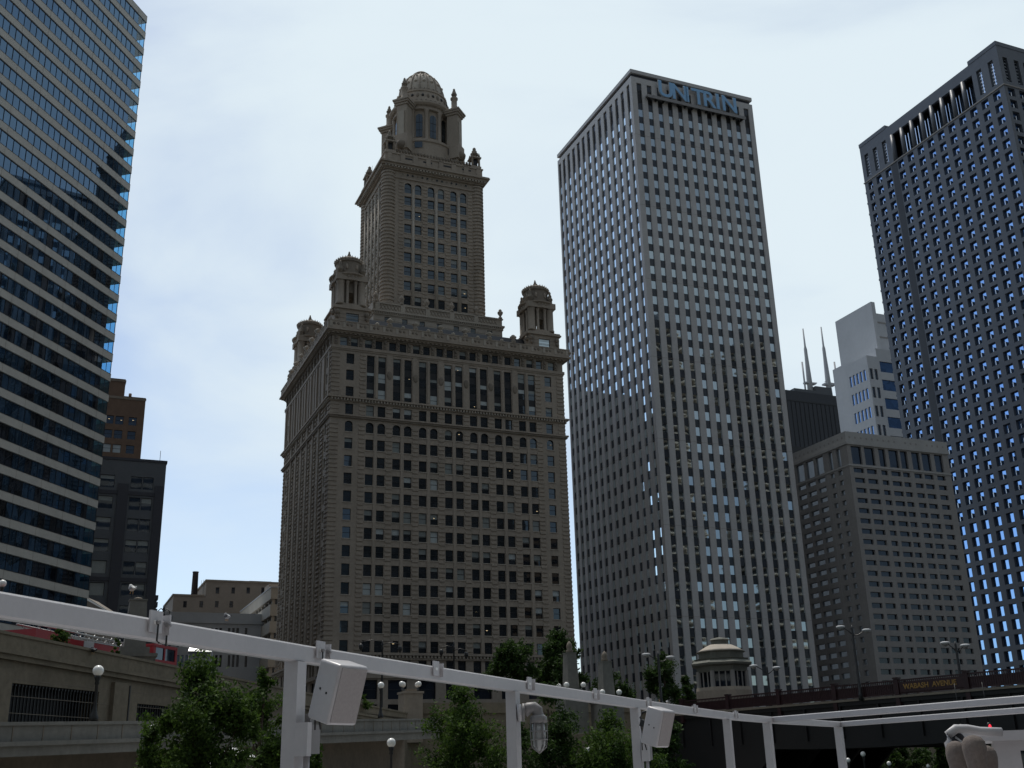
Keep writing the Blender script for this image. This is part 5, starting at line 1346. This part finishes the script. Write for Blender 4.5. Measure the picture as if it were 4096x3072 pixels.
def boat():
    zb = -3.6
    root = thing('tour_boat', 'white painted boat railing and cabin in the foreground', 'boat', (0, 4, zb), 0)
    off = Vector((0, 4, 0))
    def bd(m, name, par=root):
        m.v = [(x, y - 4, z) for x, y, z in m.v] if par is root else [(x, y - 4, z) for x, y, z in m.v]
        m.zb = zb; return m.build(name, par)
    m = MB()
    for a, b in zip(RAIL, RAIL[1:]): 
        d = (b - a).normalized() * .004; beam(m, a - d, b + d, .075, .125, WHITE)
    bd(m, 'top_rail')
    posts = []
    for px, s, sh in ((1190, .115, 0), (2055, .115, 0), (2535, .12, 0), (2903, .13, 0), (3066, .15, 0), (3350, .16, 0)):
        p, d = rail_at(px); posts.append((p, d)); n = Vector((-d.y, d.x, 0)); m = MB()
        m.obox(p + Vector((0, 0, -.122 - 1.6)), d, n, Vector((0, 0, 1)), s / 2, s / 2 * .95, 1.6, WHITE); bd(m, 'rail_post')
    # transverse rails to the right
    for (x0, y0), (x1, y1) in (((3084, 2868), (4300, 2764)), ((3356, 2887), (4300, 2812))):
        a, b = rz_(x0, y0), rz_(x1, y1); m = MB(); beam(m, a, b, .08, .112, WHITE); bd(m, 'cross_rail')
    # bolted tabs along the rail
    for px in (612, 1275, 1738, 2096, 2363, 2583, 2768, 2930):
        p, d = rail_at(px); n = Vector((-d.y, d.x, 0)); q = proj(p)
        up = Vector((0, 0, 1)); toward = -n if n.dot(p) > 0 else n
        m = MB()
        c = p + toward * .048 - d * .03
        m.obox(c + up * -.02, d, n, up, .055, .006, .062, WHITE)
        m.obox(c + up * -.025 + toward * .007, d, n, up, .02, .003, .011, GLOBE)  # pale block painted in as bright sky through the slot
        bd(m, 'rail_tab')
        m = MB(); c2 = p + d * .075
        m.obox(c2 + up * -.03 + toward * .02, toward, d, up, .05, .006, .058, WHITE)
        bd(m, 'rail_tab')
        if px < 1400:
            m = MB(); m.tube([c + toward * .008 + up * -.025, c + toward * .03 + up * -.025], .012, GREYP, 8); m.tube([c + toward * .02 + up * -.02, c + toward * .02 + up * -.13 - d * .002, c + toward * .02 + d * .02 + up * -.14], .006, BLACK, 5); bd(m, 'bolt')
            m = MB(); m.tube([c2 + toward * .06 + up * -.03 - d * .02, c2 + toward * .06 + up * -.03 + d * .008], .014, GREYP, 8); m.tube([c2 + toward * .05 + up * -.08, c2 + toward * .05 + up * -.15], .006, BLACK, 5); bd(m, 'bolt')
    # junction boxes and conduits on two posts
    for (px, py, sc) in ((1238, 2958, 1.0), (2590, 3010, 1.5)):
        i = 0 if px < 2000 else 2; p, d = posts[i]; n = Vector((-d.y, d.x, 0)); up = Vector((0, 0, 1)); tw = -n if n.dot(p) > 0 else n
        D = math.hypot(p.x, p.y); c = at(px, py, D - .02)
        m = MB(); m.obox(c, d, n, up, .055, .05, .095, GREYP); m.obox(c - d * .085, d, n, up, .028, .05, .11, WHITE)
        bd(m, 'junction_box')
        m = MB(); m.obox(c + up * .13 - d * .01, d, n, up, .022, .02, .04, GREYP); m.tube([c + up * -.09 - d * .03, c + up * -1.4 - d * .03], .022, WHITE, 8); bd(m, 'conduit')
    # cabin at right
    a = at(3965, 2940, 15); e = Vector((.93, -.367, 0)); n = Vector((.367, .93, 0)); up = Vector((0, 0, 1))
    m = MB(); zt = at(3965, 2927, 15).z
    W_, D_ = 3.2, 2.4
    wz = at(4060, 3003, 15).z; wx = .29
    pts = lambda x, y, z: a.xy.to_3d() + e * x + n * y + up * z
    F = lambda u, d, z: tuple(pts(u, d, z))
    wall(m, F, 0, W_, -3.2, zt - .03, [(wx, wx + .95, wz - .75, wz)], .06, WHITE)
    m.obox(pts(W_ / 2, D_ / 2 + .1, zt - 1.62), e, n, up, W_ / 2 - .002, D_ / 2 - .05, 1.55, WHITE)
    cb = bd(m, 'cabin')
    m = MB(); m.obox(pts(W_ / 2 - .16, D_ / 2 - .06, zt - .05), e, n, up, W_ / 2 + .2, D_ / 2 + .1, .055, WHITE); o = bd(m, 'cabin_roof')
    m = MB(); m.face([F(wx, .045, wz - .75), F(wx + .95, .045, wz - .75), F(wx + .95, .045, wz), F(wx, .045, wz)], G_D); o = bd(m, 'cabin_window', cb); o.location = (0, 0, 0)
    # white hooked bracket ring left of the cabin
    m = MB(); c = at(3840, 2958, 14.4); rr = []
    for k in range(19):
        t = R(-60 + 240 * k / 18); rr.append(c + Vector((math.cos(t) * .125, 0, math.sin(t) * .10)))
    rr = [c + Vector((.5, .02, .07)), c + Vector((.25, .01, .085)), c + Vector((.1, 0, .115)), c + Vector((-.03, 0, .12)), c + Vector((-.12, 0, .06)), c + Vector((-.135, 0, -.03)), c + Vector((-.12, 0, -.2))]
    m.tube(rr, .052, WHITE, 10); bd(m, 'hook_bracket')
    m = MB(); m.sphere(tuple(c + Vector((.0, .05, -.01))), .085, SLATE_D, 12, 8, 1, .4, 1.1); m.tube([c + Vector((-.05, 0, .03)), c + Vector((.06, -.02, -.07))], .012, PALE, 6); bd(m, 'hook_eye')
    # deck and hull below the picture
    m = MB(); m.prism([(-5, -6), (3, -6), (14, 22), (8, 28), (4, 23), (-3.5, 5)], -3.1, -2.3, WHITE); bd(m, 'deck')
    m = MB(); m.prism([(-4.6, -6), (2.8, -6), (13.4, 22), (8, 27.4), (4.3, 22.8), (-3.1, 5)], -4.4, -3.1, SLATE_D); bd(m, 'hull')
    return posts
POSTS = boat()
def rounded_box(mb, c, ax, ay, az, hx, hy, hz, r, m):
    import bmesh
    bm = bmesh.new(); bmesh.ops.create_cube(bm, size=2)
    for v in bm.verts: v.co = Vector((v.co.x * hx, v.co.y * hy, v.co.z * hz))
    bmesh.ops.bevel(bm, geom=bm.edges[:], offset=r, segments=4, profile=.5, affect='EDGES', clamp_overlap=True)
    for f in bm.faces: mb.face([c + ax * v.co.x + ay * v.co.y + az * v.co.z for v in f.verts], m, True)
    bm.free()
def speaker(px, py, dist, label, sc=1.0, first=True):
    c = at(px, py, dist); root = thing('outdoor_speaker', label, 'speaker', tuple(c), 0, 'white speakers on the boat posts')
    F = Vector((.80, -.60, 0)); S = Vector((-.60, -.80, 0)); U = Vector((0, 0, 1))
    t = R(17); F2 = F * math.cos(t) - U * math.sin(t); U2 = U * math.cos(t) + F * math.sin(t)
    m = MB(); rounded_box(m, Vector((0, 0, 0)), F2, S, U2, .105 * sc, .135 * sc, .198 * sc, .022 * sc, WHITE); cab = m.build('cabinet', root)
    m = MB(); g = mat('pinkish speaker grille', (.36, .33, .325), .8, .1, 60, .3); o = F2 * .106 * sc
    m.obox(o, F2, S, U2, .004 * sc, .116 * sc, .178 * sc, g); m.build('grille', root)
    m = MB()
    for a, z in ((-.035, .01), (.03, -.005)): m.tube([S * .134 * sc + F2 * a * sc + U2 * z * sc, S * .139 * sc + F2 * a * sc + U2 * z * sc], .008 * sc, BLACK, 8)
    m.build('screw', root)
    m = MB(); b = -F2 * .12 * sc
    q = [b + U2 * .10 * sc + (-F2) * .0, b - F2 * .05 * sc + U2 * .125 * sc, b - F2 * .10 * sc + U2 * .10 * sc, b - F2 * .115 * sc + U2 * .04 * sc, b - F2 * .08 * sc, b + U2 * 0]
    m.tube(q, .014 * sc, BLACK, 8); m.obox(b - F2 * .045 * sc - U2 * .01 * sc, F2, S, U2, .05 * sc, .03 * sc, .035 * sc, BLACK); m.build('mount_bracket', root)
    m = MB()
    for k, dx in enumerate((-.10, -.065)):
        p0 = b + F * dx * sc; m.tube([p0 - U * .02 * sc, p0 - U * .10 * sc + F * .012 * sc, p0 - U * .2 * sc, p0 - U * .27 * sc + F * .02 * k * sc], .007 * sc, BLACK, 6)
    m.tube([b - F * .07 * sc, b - F * .07 * sc - U * .09 * sc, b - F * .03 * sc - U * .11 * sc, b - F * .01 * sc - U * .04 * sc], .007 * sc, BLACK, 6)
    m.build('cable', root)
speaker(1353, 2768, 7.75, 'large white speaker tilted on a black bracket beside the nearest boat post')
speaker(2632, 2907, 12.6, 'smaller looking white speaker on the third boat post, farther along the rail')
def caged_lamp():
    D = math.hypot(POSTS[1][0].x, POSTS[1][0].y) - .05
    c = at(2155, 2860, D); k = D / 4660
    root = thing('caged_boat_lamp', 'grey caged bulkhead lamp with a curved arm on the second boat post', 'lamp', tuple(c), 0)
    P = lambda px, py: at(px, py, D) - c
    m = MB(); m.tube([P(2070, 2852), P(2088, 2850)], .085, WHITE, 14); m.tube([P(2088, 2850), P(2100, 2850)], .09, GREYP, 14); m.build('wall_plate', root)
    m = MB(); m.tube([P(2095, 2850), P(2115, 2832), P(2135, 2830), P(2150, 2842), P(2154, 2862), P(2154, 2885)], .058, GREYP, 12); m.build('arm', root)
    zt = P(2154, 2880).z; x, y = P(2154, 2880).x, P(2154, 2880).y
    zbm = P(2150, 3008).z
    m = MB(); m.lathe(x, y, [(.06, zt + .05), (.085, zt + .03), (.088, zt - .02), (.075, zt - .03)], GREYP, 14); m.build('canopy', root)
    H = zt - zbm; gm = mat('frosted jar glass', (.30, .31, .31), .12, .05, 5, spec=.8)
    m = MB(); m.lathe(x, y, [(.066, zt - .03), (.07, zt - H * .5), (.062, zt - H * .8), (.035, zt - H * .95), (.005, zt - H)], gm, 16); m.build('jar', root)
    m = MB()
    for q in range(6):
        a = q * math.pi / 3; m.tube([(x + .079 * math.cos(a), y + .079 * math.sin(a), zt - .02), (x + .082 * math.cos(a), y + .082 * math.sin(a), zt - H * .55), (x + .07 * math.cos(a), y + .07 * math.sin(a), zt - H * .85), (x, y, zt - H * 1.04)], .008, GREYP, 6)
    for zz in (.35, .62):
        m.tube([(x + .082 * math.cos(t * math.pi / 8), y + .082 * math.sin(t * math.pi / 8), zt - H * zz) for t in range(17)], .007, GREYP, 5)
    m.build('cage', root)
caged_lamp()
FUZZ = mat('grey brown canvas cover', (.17, .14, .125), .95, .2, 25, .5)
def vents():
    for (px, py, r, hh, lab) in ((3897, 2990, .125, .45, 'grey brown domed cover in front of the white cabin, largest and middle one'), (3826, 3012, .115, .4, 'grey brown domed cover left of the largest one by the white cabin'), (3948, 3030, .11, .4, 'grey brown domed cover half hidden right of the largest one')):
        d = 13.6 if px == 3897 else 14.0
        c = at(px, py, d); root = thing('covered_deck_vent', lab, 'vent cover', (c.x, c.y, -2.3), 0, 'covered vents by the cabin')
        m = MB(-2.3); m.lathe(0, 0, [(r * .6, c.z - hh), (r * .72, c.z - hh * .6), (r * .97, c.z - .06), (r * 1.02, c.z + .0), (r * .95, c.z + .06), (r * .7, c.z + .105), (r * .3, c.z + .125), (.004, c.z + .13)], FUZZ, 18); m.build('cover', root)
        m = MB(-2.3); m.lathe(0, 0, [(r * .5, -2.3), (r * .5, c.z - hh + .02)], WHITE, 10); m.build('pipe', root)
vents()
def signals():
    for (px, py, lab) in ((3845, 2914, 'red signal light under the bridge above the hook bracket'), (3957, 2908, 'red signal light under the bridge above the white cabin')):
        P = at(px, py, 84); root = thing('signal_light', lab, 'signal light', tuple(P), 0, 'red signal lights under the bridge')
        m = MB(); m.lathe(0, 0, [(.12, -.2), (.14, -.1), (.14, .2), (.05, .3)], BLACK, 8); m.tube([(0, 0, .25), (0, 0, 5.0 - P.z)], .03, BLACK, 5); m.build('housing', root)
        m = MB(); m.sphere((0, -.14, .02), .1, mat('red lamp', (.5, .01, .02), .4, 0, emit=(1, .03, .06, 1.2)), 10, 6, 1, .6, 1.5); m.build('lens', root)
signals()

# ------------------------------------------------------------------ people and birds
def person(px, py, dist, label, shirt, hatm):
    T = at(px, py, dist); zf = T.z - 1.74
    root = thing('person', label, 'person', (T.x, T.y, zf), 0)
    me = bpy.data.meshes.new('body')
    V = [(0, 0, .95), (0, 0, 1.2), (0, 0, 1.42), (0, 0, 1.52), (0, 0, 1.62), (.19, 0, 1.42), (.25, -.02, 1.16), (.22, -.12, .92), (.2, -.16, .82), (-.19, 0, 1.42), (-.25, -.02, 1.16), (-.22, -.12, .92), (-.2, -.16, .82), (.1, 0, .88), (.11, -.01, .48), (.11, .02, .08), (.11, -.14, .04), (-.1, 0, .88), (-.11, -.01, .48), (-.11, .02, .08), (-.11, -.14, .04)]
    Eg = [(0, 1), (1, 2), (2, 3), (3, 4), (2, 5), (5, 6), (6, 7), (7, 8), (2, 9), (9, 10), (10, 11), (11, 12), (0, 13), (13, 14), (14, 15), (15, 16), (0, 17), (17, 18), (18, 19), (19, 20)]
    rad = [.15, .145, .13, .055, .10, .065, .048, .038, .03, .065, .048, .038, .03, .095, .065, .045, .035, .095, .065, .045, .035]
    me.from_pydata(V, Eg, []); o = bpy.data.objects.new('body', me); C.objects.link(o)
    o.modifiers.new('s', 'SKIN'); sv = me.skin_vertices[0].data
    for i, r in enumerate(rad): sv[i].radius = (r, r)
    sv[0].use_root = True; o.modifiers.new('u', 'SUBSURF').levels = 1
    dg = bpy.context.evaluated_depsgraph_get(); dg.update(); m2 = bpy.data.meshes.new_from_object(o.evaluated_get(dg)); bpy.data.objects.remove(o)
    skin = mat('skin', (.45, .27, .19), .6, .05, 8); m2.materials.clear(); m2.materials.append(skin); m2.materials.append(shirt); m2.materials.append(SLATE_D)
    for p in m2.polygons:
        z = p.center.z; p.material_index = 2 if z < .92 else (1 if z < 1.45 and not (abs(p.center.x) > .21 and z < 1.2) else 0); p.use_smooth = True
    b = bpy.data.objects.new('body', m2); C.objects.link(b); b.parent = root
    m = MB(); m.sphere((0, .015, 1.665), .118, hatm, 12, 8, 1, 1.05, .95); m.sphere((0, .02, 1.66), .14, hatm, 12, 4, 1, 1.15, .25); m.build('hat', root)
YEL = mat('yellow orange cloth', (.55, .30, .10), .8, .1, 10); WCL = mat('white cloth', (.75, .76, .8), .8, .05, 10)
person(2641, 2800, 116, 'person in a tan orange hat at the bridge approach, left of the pair', YEL, YEL)
person(2668, 2804, 116, 'person in a white hat at the bridge approach, right of the pair', WCL, WCL)
def bird(px, py, dist, label, m_, wing, s=1.0):
    P = at(px, py, dist); root = thing('bird', label, 'bird', tuple(P), 2.2, 'gulls and pigeons')
    m = MB(); m.sphere((0, 0, .16 * s), .1 * s, m_, 12, 8, 1.9, .85, .9); m.sphere((.17 * s, 0, .27 * s), .058 * s, m_, 10, 7, 1.1, 1, 1); m.tube([(.1 * s, 0, .18 * s), (.165 * s, 0, .26 * s)], .06 * s, m_, 8, .045 * s); m.tube([(-.14 * s, 0, .15 * s), (-.34 * s, 0, .12 * s)], .055 * s, m_, 6, .02 * s); m.build('body', root, True)
    for y in (-1, 1):
        m = MB(); m.sphere((-.05 * s, .085 * s * y, .175 * s), .09 * s, wing, 10, 6, 2.0, .25, .65); m.build('wing', root)
        m = MB(); m.tube([(0, .035 * s * y, .08 * s), (.01 * s, .04 * s * y, 0), (.05 * s, .04 * s * y, 0)], .01 * s, YEL, 5); m.build('leg', root)
    m = MB(); m.tube([(.22 * s, 0, .265 * s), (.29 * s, 0, .25 * s)], .018 * s, YEL, 6, .004 * s); m.build('beak', root)
GULLW = mat('gull white feathers', (.75, .74, .72), .8, .05, 20); GULLG = mat('gull grey wing', (.33, .34, .36), .8, .05, 20); PIG = mat('pigeon grey feathers', (.05, .05, .06), .8, .1, 20)
bird(527, 2374, 71.5, 'white gull standing on top of the left obelisk', GULLW, GULLG, 1.9)
bird(372, 2616, 64.4, 'dark pigeon perched on the moulding of the upper wall', PIG, PIG, 1.3)
bird(908, 2483, 7.2, 'small pale sparrow in the air above the boat rail', GULLG, PIG, .16)

# ------------------------------------------------------------------ unseen buildings: some mirrored in windows, others added behind the viewer to cut skylight
def north_bank():
    flat('far_bank', [Vector((60, 20, 0)), Vector((700, 330, 0)), Vector((900, -200, 0)), Vector((300, -700, 0)), Vector((-700, -500, 0)), Vector((-260, -120, 0))], PAVE, 3.0)
    root = thing('dark_slab_tower', 'black glass slab tower across the river', 'building', (144, -15, 3), A0)
    m = MB(3); m.box(0, 82, -34, 0, 3, 236, BLACKW)
    for k in range(58): m.box(-.1, 82.1, .005, .12, 6 + 4 * k, 6.9 + 4 * k, BLACK, 'f')
    m.build('curtain_wall', root)
    for i, (x, y, rad, lab) in enumerate(((257, 74, 16.5, 'round balcony tower across the river, nearer one'), (309, 96, 16.5, 'round balcony tower across the river, farther one'))):
        root = thing('round_balcony_tower', lab, 'building', (x, y, 3), 0, 'round balcony towers')
        core = MB(3); core.lathe(0, 0, [(11.5, 3), (11.5, 204), (5, 204), (5, 212)], BLACKW, 24, False); core.build('core', root)
        m = MB(3)
        for k in range(56):
            z = 18 + 3.3 * k; pts = []
            for j in range(16):
                for t in range(6):
                    a = 2 * math.pi * (j + t / 6) / 16; r = 12.6 + 4.0 * math.sin(math.pi * t / 6) ** .6; pts.append((r * math.cos(a), r * math.sin(a)))
            m.prism(pts, z, z + .55, STONE_L)
        tag(m.build('balcony_slab', root), kind='stuff')
    for i, (x, y, w, d, h, mt, lab) in enumerate(((40, -70, 40, 30, 66, CONC_W, 'grey mid-rise block across the river'), (-40, -110, 50, 30, 90, CONC_T, 'beige office block across the river'), (215, 5, 26, 24, 110, BRICK, 'brown block across the river between the slab and the round towers'), (-150, -75, 85, 40, 150, CONC_W, 'wide grey tower added unseen behind the boat to cut skylight'), (0, -62, 70, 40, 125, CONC_T, 'beige tower added unseen behind the boat to cut skylight'), (-58, 318, 40, 26, 112, CONC_W, 'grey office block hidden behind the stone tower'), (22, 312, 24, 34, 118, BRICK, 'brown office block hidden behind the ribbed tower'))):  # towers behind the boat added to cut skylight; hidden blocks darken window reflections
        root = thing('office_block', lab, 'building', (x, y, 3), A0); m = MB(3); m.box(0, w, -d, 0, 3, h, mt); m.build('wall', root)
        m = MB(3)
        for k in range(int(h / 4) - 1): m.box(1, w - 1, .01, .06, 6 + 4 * k, 8 + 4 * k, G_D, 'f')
        tag(m.build('window_strip', root), kind='stuff')
north_bank()
